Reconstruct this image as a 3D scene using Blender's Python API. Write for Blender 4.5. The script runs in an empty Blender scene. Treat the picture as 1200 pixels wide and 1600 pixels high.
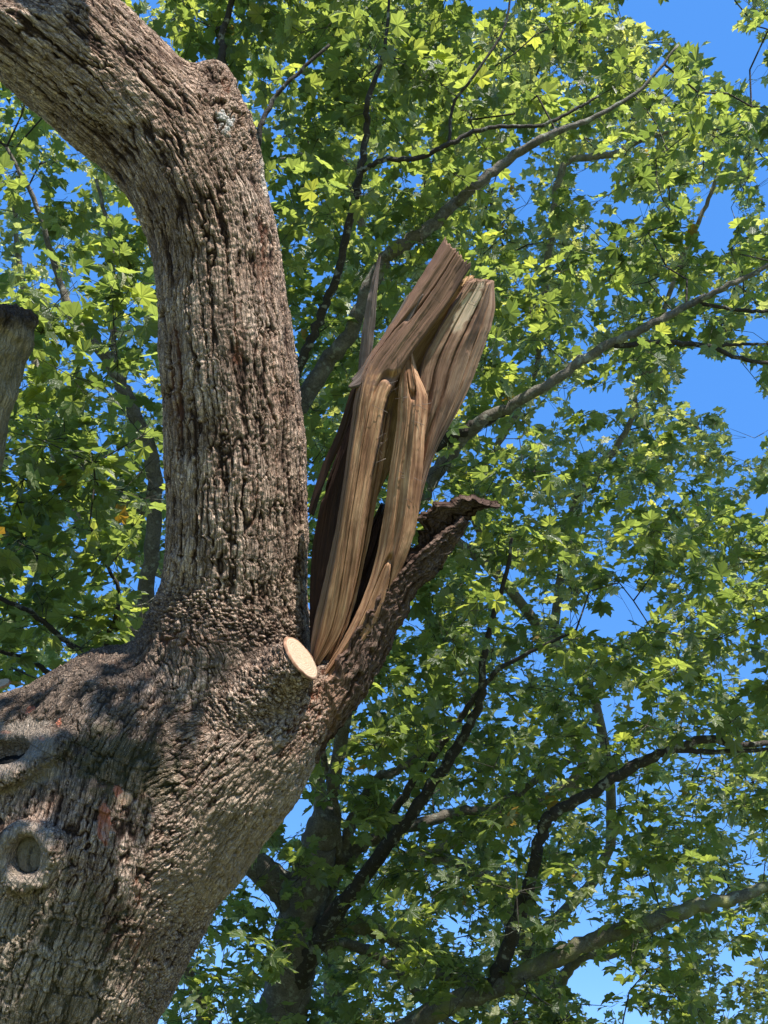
import bpy, math, random, time
import numpy as np
from mathutils import Vector, Matrix
from mathutils.bvhtree import BVHTree
T0 = time.time()
rnd = random.Random(7)
rng = np.random.default_rng(11)
sc = bpy.context.scene
col = sc.collection

# ------------------------------------------------------------------ camera, sky, sun, exposure
PITCH = math.radians(35.0)
FPX = 1540.0                       # focal length in photograph pixels (1200 x 1600)
CAM = np.array((0.0, 0.0, 1.6))
cd = bpy.data.cameras.new('camera'); cam = bpy.data.objects.new('camera', cd); col.objects.link(cam)
cam.location = CAM; cam.rotation_euler = (math.radians(90) + PITCH, 0, 0)
cd.sensor_fit = 'VERTICAL'; cd.sensor_height = 24; cd.sensor_width = 18
cd.lens = 24 * FPX / 1600; cd.clip_start = 0.05; cd.clip_end = 3000
sc.camera = cam
SUN_DIR = Vector((0.30, -0.64, 0.72)).normalized()      # towards the sun
sun_el = math.asin(SUN_DIR.z); sun_az = math.atan2(SUN_DIR.x, SUN_DIR.y)
w = bpy.data.worlds.new('World'); sc.world = w; w.use_nodes = True
nt = w.node_tree; bg = nt.nodes['Background']
sky = nt.nodes.new('ShaderNodeTexSky'); sky.sky_type = 'NISHITA'; sky.sun_disc = False
sky.sun_elevation = sun_el; sky.sun_rotation = sun_az
sky.altitude = 2500; sky.air_density = 1.0; sky.dust_density = 0.0; sky.ozone_density = 1.6
hs = nt.nodes.new('ShaderNodeHueSaturation'); hs.inputs['Saturation'].default_value = 1.1
mx = nt.nodes.new('ShaderNodeMix'); mx.data_type = 'RGBA'; mx.inputs[0].default_value = .72; mx.inputs[7].default_value = (.24, 1.02, 2.95, 1)
nt.links.new(sky.outputs[0], hs.inputs['Color']); nt.links.new(hs.outputs[0], mx.inputs[6]); nt.links.new(mx.outputs[2], bg.inputs[0]); bg.inputs[1].default_value = 0.15
sd = bpy.data.lights.new('sun', 'SUN'); sd.energy = 4.1; sd.angle = math.radians(0.5); sd.color = (1.0, 0.95, 0.86)
so = bpy.data.objects.new('sun', sd); col.objects.link(so)
so.rotation_euler = SUN_DIR.to_track_quat('Z', 'Y').to_euler(); so.location = (0, -5, 20)
sc.view_settings.view_transform = 'Standard'; sc.view_settings.look = 'None'
sc.view_settings.exposure = 1.27; sc.view_settings.gamma = 1.0; sc.view_settings.use_curve_mapping = False
sc.cycles.max_bounces = 6; sc.cycles.diffuse_bounces = 3; sc.cycles.transmission_bounces = 4
sc.cycles.use_denoising = True

FWD = np.array((0, math.cos(PITCH), math.sin(PITCH)))
UP = np.array((0, -math.sin(PITCH), math.cos(PITCH)))
RT = np.array((1.0, 0, 0))
def W(px, py, d):
    "point seen in direction (px, py) at distance d in front of the camera"
    return CAM + d * FWD + (px - 600) / FPX * d * RT + (800 - py) / FPX * d * UP
def PROJ(P):
    q = np.asarray(P) - CAM
    d = q @ FWD
    dd = np.where(np.abs(d) < 1e-3, 1e-3, d)
    return 600 + FPX * (q @ RT) / dd, 800 - FPX * (q @ UP) / dd, d

# ------------------------------------------------------------------ helpers
def tag(o, label=None, cat=None, group=None, kind=None):
    for k, v in (('label', label), ('category', cat), ('group', group), ('kind', kind)):
        if v: o[k] = v
    return o
def empty(name, loc):
    o = bpy.data.objects.new(name, None); col.objects.link(o); o.location = loc; return o
def mesh_np(name, V, F, mats, parent=None, smooth=True, attrs=None, uv=None, fmat=None):
    "F: list of (n, k) int arrays"
    me = bpy.data.meshes.new(name)
    V = np.asarray(V, np.float32)
    if not isinstance(F, list): F = [F]
    F = [np.asarray(f, np.int32) for f in F if len(f)]
    me.vertices.add(len(V)); me.vertices.foreach_set('co', V.ravel())
    loops = np.concatenate([f.ravel() for f in F])
    sizes = np.concatenate([np.full(len(f), f.shape[1], np.int32) for f in F])
    starts = np.concatenate(([0], np.cumsum(sizes)[:-1])).astype(np.int32)
    me.loops.add(len(loops)); me.loops.foreach_set('vertex_index', loops)
    me.polygons.add(len(sizes)); me.polygons.foreach_set('loop_start', starts)
    try: me.polygons.foreach_set('loop_total', sizes)
    except Exception: pass
    if fmat is not None: me.polygons.foreach_set('material_index', np.asarray(fmat, np.int32))
    me.update(calc_edges=True)
    me.polygons.foreach_set('use_smooth', np.full(len(sizes), smooth))
    if uv is not None:
        l = me.uv_layers.new(name='UVMap'); l.data.foreach_set('uv', np.asarray(uv, np.float32)[loops].ravel())
    for k, a in (attrs or {}).items():
        a = np.asarray(a, np.float32)
        if a.ndim == 1:
            at = me.attributes.new(k, 'FLOAT', 'POINT'); at.data.foreach_set('value', a)
        elif a.shape[1] == 3:
            at = me.attributes.new(k, 'FLOAT_VECTOR', 'POINT'); at.data.foreach_set('vector', a.ravel())
        else:
            at = me.attributes.new(k, 'FLOAT_COLOR', 'POINT'); at.data.foreach_set('color', a.ravel())
    for m in (mats if isinstance(mats, (list, tuple)) else [mats]): me.materials.append(m)
    o = bpy.data.objects.new(name, me); col.objects.link(o)
    if parent:
        o.parent = parent
        o.matrix_parent_inverse = Matrix.Translation(parent.location).inverted() if parent.type == 'EMPTY' else Matrix.Identity(4)
    return o

# numpy noise
def _h(ix, iy, iz, s):
    n = (ix.astype(np.uint32) * np.uint32(374761393) + iy.astype(np.uint32) * np.uint32(668265263)
         + iz.astype(np.uint32) * np.uint32(2147483647) + np.uint32(s * 144269 % 4294967296))
    n = (n ^ (n >> np.uint32(13))) * np.uint32(1274126177)
    n = (n ^ (n >> np.uint32(15))) * np.uint32(2246822519)
    return ((n ^ (n >> np.uint32(16))) & np.uint32(0xFFFFFF)).astype(np.float32) / 16777215.0
def vnoise(p, s=0):
    p = np.asarray(p, np.float32); i = np.floor(p).astype(np.int64); f = p - i
    f = f * f * f * (f * (f * 6 - 15) + 10); r = 0
    for a in (0, 1):
        wa = f[:, 0] if a else 1 - f[:, 0]
        for b in (0, 1):
            wb = f[:, 1] if b else 1 - f[:, 1]
            for c in (0, 1):
                wc = f[:, 2] if c else 1 - f[:, 2]
                r = r + wa * wb * wc * _h(i[:, 0] + a, i[:, 1] + b, i[:, 2] + c, s)
    return r * 2 - 1
def fbm(p, s=0, o=3):
    r = 0; a = .5; q = np.asarray(p, np.float32)
    for k in range(o):
        r = r + a * vnoise(q, s + k * 17); a *= .5; q = q * 2.03 + 3.7
    return r
def voro(p, s=0):
    p = np.asarray(p, np.float32); i = np.floor(p).astype(np.int64); f = (p - i).astype(np.float32)
    F1 = np.full(len(p), 9, np.float32); F2 = F1.copy(); ID = np.zeros(len(p), np.float32)
    for a in (-1, 0, 1):
        for b in (-1, 0, 1):
            for c in (-1, 0, 1):
                x, y, z = i[:, 0] + a, i[:, 1] + b, i[:, 2] + c
                d = np.sqrt((a + _h(x, y, z, s) - f[:, 0])**2 + (b + _h(x, y, z, s + 1) - f[:, 1])**2 + (c + _h(x, y, z, s + 2) - f[:, 2])**2)
                m = d < F1
                F2 = np.where(m, F1, np.minimum(F2, d)); ID = np.where(m, _h(x, y, z, s + 3), ID); F1 = np.where(m, d, F1)
    return F1, F2, ID
def sstep(a, b, x):
    t = np.clip((x - a) / (b - a), 0, 1); return t * t * (3 - 2 * t)
def catmull(P, n):
    "resample control rows P at n even parameters"
    P = np.asarray(P, float); k = len(P)
    t = np.linspace(0, k - 1, n); i = np.clip(t.astype(int), 0, k - 2); f = (t - i)[:, None]
    Q = np.vstack([2 * P[0] - P[1], P, 2 * P[-1] - P[-2]])
    a, b, c, d = Q[i], Q[i + 1], Q[i + 2], Q[i + 3]
    return .5 * ((2 * b) + (-a + c) * f + (2 * a - 5 * b + 4 * c - d) * f * f + (-a + 3 * b - 3 * c + d) * f**3)
def tube(P, R, k=8, jitter=0.0, seed=0):
    P = np.asarray(P, float); R = np.asarray(R, float); n = len(P)
    T = np.gradient(P, axis=0); T /= np.linalg.norm(T, axis=1)[:, None] + 1e-9
    ref = np.array((0.3, 0.9, 0.2)) if abs(T[0, 1]) < .9 else np.array((1.0, 0, 0))
    A = np.zeros_like(P); a = np.cross(T[0], ref); a /= np.linalg.norm(a)
    for i in range(n):
        a = a - T[i] * (a @ T[i]); a /= np.linalg.norm(a) + 1e-9; A[i] = a
    B = np.cross(T, A)
    th = np.arange(k) * 2 * math.pi / k
    Rr = R[:, None] * np.ones((1, k))
    if jitter:
        g = np.random.default_rng(seed); Rr = Rr * (1 + jitter * g.uniform(-1, 1, Rr.shape))
    V = P[:, None, :] + Rr[:, :, None] * (np.cos(th)[None, :, None] * A[:, None, :] + np.sin(th)[None, :, None] * B[:, None, :])
    V = V.reshape(-1, 3)
    i, j = np.meshgrid(np.arange(n - 1), np.arange(k), indexing='ij'); j2 = (j + 1) % k
    F = np.stack([i * k + j, i * k + j2, (i + 1) * k + j2, (i + 1) * k + j], -1).reshape(-1, 4)
    c0, c1 = len(V), len(V) + 1
    V = np.vstack([V, P[:1], P[-1:]])
    jj = np.arange(k)
    Tt = np.vstack([np.stack([np.full(k, c0), (jj + 1) % k, jj], -1), np.stack([np.full(k, c1), (n - 1) * k + jj, (n - 1) * k + (jj + 1) % k], -1)])
    return V, F, Tt

# ------------------------------------------------------------------ materials
def mat(name):
    m = bpy.data.materials.new(name); m.use_nodes = True
    n = m.node_tree; b = n.nodes['Principled BSDF']; return m, n, b
class NB:
    def __init__(s, n): s.n = n; s.L = n.links.new
    def __call__(s, t, **k):
        x = s.n.nodes.new('ShaderNode' + t)
        for a, v in k.items(): setattr(x, a, v)
        return x
    def attr(s, name): x = s('Attribute'); x.attribute_name = name; return x
    def noise(s, vec, scale, det=3, rough=.5, dist=0):
        x = s('TexNoise'); x.inputs['Scale'].default_value = scale; x.inputs['Detail'].default_value = det
        x.inputs['Roughness'].default_value = rough; x.inputs['Distortion'].default_value = dist
        if vec is not None: s.L(vec, x.inputs['Vector'])
        return x.outputs['Fac']
    def ramp(s, fac, stops):
        x = s('ValToRGB'); e = x.color_ramp.elements
        while len(e) < len(stops): e.new(.5)
        for i, (p, c) in enumerate(stops):
            e[i].position = p; e[i].color = (*c, 1) if len(c) == 3 else c
        s.L(fac, x.inputs[0]); return x.outputs[0]
    def mix(s, fac, a, b, mode='MIX'):
        x = s('Mix', data_type='RGBA', blend_type=mode)
        for i, v in ((0, fac), (6, a), (7, b)):
            if hasattr(v, 'is_linked'): s.L(v, x.inputs[i])
            else: x.inputs[i].default_value = v if i == 0 else (*v, 1)
        return x.outputs[2]
    def math(s, op, a, b=None):
        x = s('Math', operation=op)
        for i, v in ((0, a), (1, b)):
            if v is None: continue
            if hasattr(v, 'is_linked'): s.L(v, x.inputs[i])
            else: x.inputs[i].default_value = v
        return x.outputs[0]
    def bump(s, h, strength, dist, nrm=None):
        x = s('Bump'); x.inputs['Strength'].default_value = strength; x.inputs['Distance'].default_value = dist
        s.L(h, x.inputs['Height'])
        if nrm is not None: s.L(nrm, x.inputs['Normal'])
        return x.outputs[0]
    def scaled(s, vec, sx, sy, sz):
        x = s('Mapping'); x.inputs['Scale'].default_value = (sx, sy, sz); s.L(vec, x.inputs['Vector']); return x.outputs[0]

def bark_material():
    m, n, b = mat('furrowed_bark'); N = NB(n)
    tc = N('TexCoord').outputs['Object']
    bh = N.attr('bark_height').outputs['Fac']; st = N.attr('stain'); idn = N.attr('plate').outputs['Fac']
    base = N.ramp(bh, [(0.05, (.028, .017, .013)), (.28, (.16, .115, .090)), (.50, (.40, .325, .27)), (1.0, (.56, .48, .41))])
    pl = N.ramp(idn, [(0, (.72, .70, .70)), (1, (1.2, 1.2, 1.2))])
    bc = N.attr('bark_coord').outputs['Vector']
    wv = N('VectorMath', operation='MULTIPLY_ADD'); nn = N('TexNoise'); nn.inputs['Scale'].default_value = 45; nn.inputs['Detail'].default_value = 3; N.L(bc, nn.inputs['Vector'])
    N.L(nn.outputs['Color'], wv.inputs[0]); wv.inputs[1].default_value = (.016, .016, .016); N.L(bc, wv.inputs[2]); wbc = wv.outputs[0]
    def edge(scale):
        v = N('TexVoronoi', feature='DISTANCE_TO_EDGE'); v.inputs['Scale'].default_value = scale; N.L(wbc, v.inputs['Vector']); return v.outputs['Distance']
    e1 = N.ramp(edge(52), [(.0, (0, 0, 0)), (.16, (1, 1, 1))]); e2 = N.ramp(edge(120), [(.0, (0, 0, 0)), (.2, (1, 1, 1))])
    grain = N.noise(wbc, 150, 4, .7)
    c = N.mix(1.0, base, pl, 'MULTIPLY')
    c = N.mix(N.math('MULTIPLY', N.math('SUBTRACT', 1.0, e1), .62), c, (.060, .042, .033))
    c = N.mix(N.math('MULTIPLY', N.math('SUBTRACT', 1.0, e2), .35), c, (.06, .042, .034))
    c = N.mix(1.0, c, N.ramp(grain, [(.3, (.55, .52, .5)), (.5, (1, 1, 1)), (.7, (1.4, 1.38, 1.35))]), 'MULTIPLY')
    big = N.noise(tc, 3.0, 4, .6)
    c = N.mix(1.0, c, N.ramp(big, [(.3, (.84, .74, .68)), (.7, (1.12, 1.10, 1.08))]), 'MULTIPLY')
    fine = N.noise(tc, 160, 4, .75)
    c = N.mix(1.0, c, N.ramp(fine, [(.30, (.38, .34, .32)), (.5, (1, 1, 1)), (.70, (1.7, 1.65, 1.6))]), 'MULTIPLY')
    c = N.mix(1.0, c, (1.05, .985, .93), 'MULTIPLY')
    c = N.mix(1.0, c, N.ramp(N.noise(tc, 38, 4, .75), [(.3, (.62, .57, .54)), (.5, (1, 1, 1)), (.72, (1.25, 1.25, 1.25))]), 'MULTIPLY')
    lich = N.math('MULTIPLY', N.ramp(N.noise(tc, 26, 5, .7), [(.60, (0, 0, 0)), (.68, (1, 1, 1))]), N.ramp(bh, [(.5, (0, 0, 0)), (.9, (.45, .45, .45))]))
    c = N.mix(lich, c, (.36, .34, .29))
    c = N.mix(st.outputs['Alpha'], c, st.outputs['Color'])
    spk = N('TexVoronoi'); spk.inputs['Scale'].default_value = 55; N.L(tc, spk.inputs['Vector'])
    s1 = N.math('LESS_THAN', spk.outputs['Distance'], .11)
    s2 = N.math('GREATER_THAN', N.noise(tc, 4.2, 3), .47)
    dust = N.attr('dust').outputs['Fac']
    c = N.mix(N.math('MULTIPLY', N.math('MULTIPLY', s1, s2), dust), c, (.62, .58, .52))
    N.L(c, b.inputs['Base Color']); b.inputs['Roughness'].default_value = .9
    b.inputs['Specular IOR Level'].default_value = .15
    h = N.math('ADD', N.math('MULTIPLY', N.noise(tc, 70, 5, .7), 1.0), N.math('MULTIPLY', N.noise(tc, 240, 3, .7), .35))
    h = N.math('ADD', h, N.math('ADD', N.math('MULTIPLY', e1, 1.1), N.math('ADD', N.math('MULTIPLY', e2, .4), grain)))
    N.L(N.bump(h, 1.0, .008), b.inputs['Normal'])
    return m
def wood_material(name, tones, grain=1.0):
    m, n, b = mat(name); N = NB(n)
    uv = N('UVMap').outputs[0]
    f1 = N.noise(N.scaled(uv, 90, 2.2, 1), 1, 5, .65, .3)
    f2 = N.noise(N.scaled(uv, 420, 7, 1), 1, 3, .6)
    f3 = N.noise(N.scaled(uv, 9, 2.5, 1), 1, 4, .6, .5)
    c = N.ramp(f1, [(.25, tones[0]), (.5, tones[1]), (.75, tones[2])])
    c = N.mix(1.0, c, N.ramp(f2, [(.3, (.6, .57, .55)), (.55, (1, 1, 1)), (.8, (1.3, 1.3, 1.3))]), 'MULTIPLY')
    c = N.mix(1.0, c, N.ramp(f3, [(.32, (.42, .34, .30)), (.6, (1.12, 1.12, 1.12))]), 'MULTIPLY')
    st = N.attr('stain'); c = N.mix(st.outputs['Alpha'], c, st.outputs['Color'])
    N.L(c, b.inputs['Base Color']); b.inputs['Roughness'].default_value = .75; b.inputs['Specular IOR Level'].default_value = .3
    h = N.math('ADD', f1, N.math('MULTIPLY', f2, .5))
    N.L(N.bump(h, .8 * grain, .006), b.inputs['Normal'])
    return m
def limb_material(name, a, bcol, moss=0.0):
    m, n, b = mat(name); N = NB(n)
    tc = N('TexCoord').outputs['Object']
    c = N.ramp(N.noise(tc, 9, 5, .65), [(.3, a), (.7, bcol)])
    c = N.mix(1.0, c, N.ramp(N.noise(tc, 70, 4, .7), [(.3, (.5, .5, .5)), (.65, (1.15, 1.15, 1.15))]), 'MULTIPLY')
    lich = N.ramp(N.noise(tc, 14, 4, .6), [(.56, (0, 0, 0)), (.64, (.8, .8, .8))])
    c = N.mix(lich, c, (.30, .31, .26))
    if moss: c = N.mix(N.ramp(N.noise(tc, 5, 4, .6), [(.45, (0, 0, 0)), (.6, (moss,) * 3)]), c, (.20, .21, .05))
    N.L(c, b.inputs['Base Color']); b.inputs['Roughness'].default_value = .85
    N.L(N.bump(N.noise(tc, 60, 5, .7), .8, .02), b.inputs['Normal'])
    return m
def leaf_material(name, top, under, trans, spread, var=1.0):
    m, n, b = mat(name); N = NB(n)
    geo = N('NewGeometry'); oi = N('ObjectInfo')
    r = N.math('FRACT', N.math('ADD', geo.outputs['Random Per Island'], oi.outputs['Random']))
    r2 = N.math('FRACT', N.math('MULTIPLY', r, 37.7))
    uv = N('UVMap').outputs[0]
    # veins radiate from the leaf's foot (uv origin) along five directions
    sep = N('SeparateXYZ'); N.L(uv, sep.inputs[0])
    ang = N.math('ARCTAN2', N.math('ABSOLUTE', sep.outputs[0]), sep.outputs[1])
    rad = N('VectorMath', operation='LENGTH'); N.L(uv, rad.inputs[0])
    best = None
    for a0 in (0.0, .82, 1.72):
        d = N.math('MULTIPLY', N.math('ABSOLUTE', N.math('SINE', N.math('SUBTRACT', ang, a0))), rad.outputs['Value'])
        best = d if best is None else N.math('MINIMUM', best, d)
    vein = N.ramp(best, [(.008, (1, 1, 1)), (.03, (0, 0, 0))])
    # colour
    hv = N.ramp(r, [(0, (.45, .52, .45)), (.5, (.95, .97, .95)), (.92, (1.3, 1.22, 1.0)), (1, (1.7, 1.45, 1.0))])
    ct = N.mix(1.0, top, hv, 'MULTIPLY'); cu = N.mix(1.0, under, hv, 'MULTIPLY'); cx = N.mix(1.0, trans, hv, 'MULTIPLY')
    yel = N.math('GREATER_THAN', r2, .997)
    ct = N.mix(yel, ct, (.35, .22, .04)); cu = N.mix(yel, cu, (.35, .24, .08)); cx = N.mix(yel, cx, (.5, .28, .03))
    base = N.mix(geo.outputs['Backfacing'], ct, cu)
    base = N.mix(N.math('MULTIPLY', vein, .6), base, (.20, .25, .12))
    cx = N.mix(N.math('MULTIPLY', vein, .6), cx, (.16, .24, .04))
    bmp = N.bump(N.math('ADD', N.math('MULTIPLY', N.ramp(best, [(0, (1, 1, 1)), (.09, (0, 0, 0))]), .6), N.noise(uv, 9, 2)), .5, .02)
    b.inputs['Roughness'].default_value = .36; b.inputs['Specular IOR Level'].default_value = .65
    N.L(base, b.inputs['Base Color']); N.L(bmp, b.inputs['Normal'])
    tr = N('BsdfTranslucent'); N.L(cx, tr.inputs[0])
    ad = N('MixShader'); ad.inputs[0].default_value = spread
    N.L(b.outputs[0], ad.inputs[1]); N.L(tr.outputs[0], ad.inputs[2])
    N.L(ad.outputs[0], n.nodes['Material Output'].inputs[0])
    return m
M_BARK = bark_material()
M_WOOD = wood_material('torn_wood', [(.13, .052, .026), (.44, .24, .128), (.68, .45, .27)])
M_OLDW = wood_material('weathered_red_brown_wood', [(.050, .026, .020), (.15, .082, .060), (.27, .165, .125)])
M_OLDW2 = wood_material('weathered_brown_wood', [(.10, .048, .030), (.31, .185, .118), (.50, .34, .23)])
M_TAN = wood_material('fresh_tan_wood', [(.30, .16, .07), (.50, .31, .145), (.62, .42, .22)])
M_DARKW = wood_material('dark_wood_and_gap_shade', [(.022, .010, .007), (.05, .022, .014), (.10, .045, .028)])  # dark red-brown wood; its near-black also paints shade inside the split
M_GREYW = wood_material('weathered_grey_wood', [(.10, .075, .062), (.19, .15, .13), (.30, .26, .23)])
M_LIMB = limb_material('smooth_grey_bark', (.10, .085, .068), (.22, .195, .16))
M_LIMB_D = limb_material('dark_twig_bark', (.030, .023, .018), (.062, .048, .038))
M_MOSS = limb_material('mossy_bark', (.09, .078, .06), (.20, .18, .135), .7)
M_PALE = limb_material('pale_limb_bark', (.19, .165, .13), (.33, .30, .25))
M_LEAF = leaf_material('sycamore_leaf', (.062, .090, .034), (.15, .175, .105), (.42, .52, .095), .50)
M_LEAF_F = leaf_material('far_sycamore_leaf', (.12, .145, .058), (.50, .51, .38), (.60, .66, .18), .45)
def cut_material():
    m, n, b = mat('pale_sawn_wood'); N = NB(n)
    uv = N('UVMap').outputs[0]
    ln = N('VectorMath', operation='LENGTH'); N.L(uv, ln.inputs[0])
    rg_ = N.math('SINE', N.math('ADD', N.math('MULTIPLY', ln.outputs['Value'], 62.0), N.math('MULTIPLY', N.noise(uv, 2.2, 3), 9.0)))
    c = N.ramp(rg_, [(0, (.36, .28, .19)), (1, (.48, .40, .29))])
    c = N.mix(1.0, c, N.ramp(N.noise(N.scaled(uv, 3, 26, 1), 1, 3, .6), [(.3, (.72, .68, .62)), (.65, (1.1, 1.1, 1.1))]), 'MULTIPLY')
    c = N.mix(N.ramp(ln.outputs['Value'], [(.90, (0, 0, 0)), (.97, (1, 1, 1))]), c, (.20, .10, .055))
    c = N.mix(N.ramp(N.noise(uv, 2.6, 3), [(.48, (0, 0, 0)), (.62, (.55, .55, .55))]), c, (.50, .27, .17))
    N.L(c, b.inputs['Base Color']); b.inputs['Roughness'].default_value = .8
    N.L(N.bump(N.noise(N.scaled(uv, 4, 30, 1), 1, 3), .4, .002), b.inputs['Normal']); return m
M_CUT = cut_material()
def knot_material():
    m, n, b = mat('healed_knot_wood'); N = NB(n)
    uv = N('UVMap').outputs[0]
    c = N.ramp(N.noise(uv, 4, 5, .7), [(.3, (.07, .055, .04)), (.5, (.22, .18, .13)), (.72, (.26, .235, .17))])
    N.L(c, b.inputs['Base Color']); b.inputs['Roughness'].default_value = .9
    N.L(N.bump(N.noise(uv, 12, 5, .7), .9, .01), b.inputs['Normal']); return m
M_KNOT = knot_material()
def ground_material():
    m, n, b = mat('lawn'); N = NB(n)
    tc = N('TexCoord').outputs['Object']
    N.L(N.ramp(N.noise(tc, 1.5, 6, .7), [(.3, (.07, .10, .03)), (.7, (.15, .17, .07))]), b.inputs['Base Color'])
    b.inputs['Roughness'].default_value = .95; return m

# ------------------------------------------------------------------ ground
g = 1500.0
gn = 40
gx = np.sign(np.linspace(-1, 1, gn)) * np.abs(np.linspace(-1, 1, gn))**3 * g
GX, GY = np.meshgrid(gx, gx, indexing='ij')
GZ = .12 * vnoise(np.stack([GX.ravel() / 4, GY.ravel() / 4, GX.ravel() * 0], -1), 3)
i, j = np.meshgrid(np.arange(gn - 1), np.arange(gn - 1), indexing='ij')
gf = np.stack([i * gn + j, (i + 1) * gn + j, (i + 1) * gn + j + 1, i * gn + j + 1], -1).reshape(-1, 4)
tag(mesh_np('lawn', np.stack([GX.ravel(), GY.ravel(), GZ], -1), gf, ground_material()), kind='structure')

# ------------------------------------------------------------------ the old tree: one solid from blended limbs
base_xy = W(60, 1700, 4.9)
TREE = empty('broken_tree', (float(base_xy[0]), float(base_xy[1]), 0.0))
tag(TREE, 'old thick furrowed trunk forking into a bent stem and a torn splintered limb', 'tree')

def wp(rows): return [(W(a, b, d), r) for a, b, d, r in rows]
def stations(rows, n):
    A = np.array([[*W(a, b, d), r] for a, b, d, r in rows]); return catmull(A, n)
lo = W(45, 1640, 4.95)
trunk_st = catmull(np.array([[lo[0] - .05, lo[1] + .1, -.25, .95], [lo[0] - .04, lo[1] + .08, .25, .74], [lo[0] - .02, lo[1] + .03, 1.1, .62], [*W(20, 1690, 4.92), .58],
                             [*W(55, 1500, 4.98), .60], [*W(125, 1320, 5.05), .62], [*W(190, 1180, 5.15), .56]]), 26)
mid_st = stations([(120, 1460, 5.10, .56), (215, 1300, 5.12, .52), (300, 1190, 5.15, .47), (355, 1100, 5.18, .40), (365, 1010, 5.2, .36)], 12)
stem_st = stations([(345, 1090, 5.22, .42), (352, 1000, 5.22, .41), (364, 930, 5.22, .385), (370, 840, 5.2, .372), (368, 700, 5.2, .362), (356, 560, 5.2, .345), (345, 440, 5.22, .335), (322, 330, 5.22, .335),
                    (262, 222, 5.24, .345), (170, 130, 5.26, .36), (70, 45, 5.28, .37), (-40, -50, 5.3, .37), (-180, -180, 5.4, .35), (-340, -330, 5.5, .33)], 44)
knob_st = stations([(318, 300, 5.2, .27), (330, 220, 5.18, .215), (338, 150, 5.18, .12), (336, 122, 5.2, .085)], 8)
torn_st = stations([(300, 1290, 5.0, .33), (375, 1195, 5.0, .33), (440, 1130, 5.0, .24), (492, 1082, 5.0, .13), (515, 1050, 5.0, .06)], 14)
left_st = stations([(190, 1220, 5.2, .42), (60, 1215, 5.15, .44), (-80, 1225, 5.1, .44), (-230, 1200, 5.1, .40), (-330, 1060, 5.2, .34), (-300, 900, 5.3, .28), (-210, 800, 5.4, .24)], 20)
stub_st = stations([(385, 1085, 5.0, .20), (430, 1055, 4.88, .15), (455, 1037, 4.8, .135), (492, 1012, 4.72, .125)], 6)
arm_st = stations([(-330, 1060, 5.3, .22), (-150, 900, 5.3, .20), (-75, 790, 5.3, .19), (-52, 700, 5.3, .18), (-32, 600, 5.3, .185), (-18, 530, 5.3, .205), (-6, 495, 5.3, .20), (0, 470, 5.3, .18)], 14)

VOX = 0.024
def limb_vdf(D, org, st):
    for a, b in zip(st[:-1], st[1:]):
        pa, pb, ra, rb = a[:3], b[:3], a[3], b[3]
        m = max(ra, rb) + .30
        l = np.maximum(((np.minimum(pa, pb) - m - org) / VOX).astype(int), 0)
        h = np.minimum(((np.maximum(pa, pb) + m - org) / VOX).astype(int) + 2, D.shape)
        if np.any(h <= l): continue
        X = (org[0] + VOX * np.arange(l[0], h[0]))[:, None, None].astype(np.float32)
        Y = (org[1] + VOX * np.arange(l[1], h[1]))[None, :, None].astype(np.float32)
        Z = (org[2] + VOX * np.arange(l[2], h[2]))[None, None, :].astype(np.float32)
        ab = pb - pa; L2 = ab @ ab
        t = np.clip(((X - pa[0]) * ab[0] + (Y - pa[1]) * ab[1] + (Z - pa[2]) * ab[2]) / L2, 0, 1)
        d = np.sqrt((X - pa[0] - t * ab[0])**2 + (Y - pa[1] - t * ab[1])**2 + (Z - pa[2] - t * ab[2])**2) - (ra + t * (rb - ra))
        yield (slice(l[0], h[0]), slice(l[1], h[1]), slice(l[2], h[2])), d
def smin(a, b, k):
    h = np.clip(.5 + .5 * (b - a) / k, 0, 1); return b + (a - b) * h - k * h * (1 - h)
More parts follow.
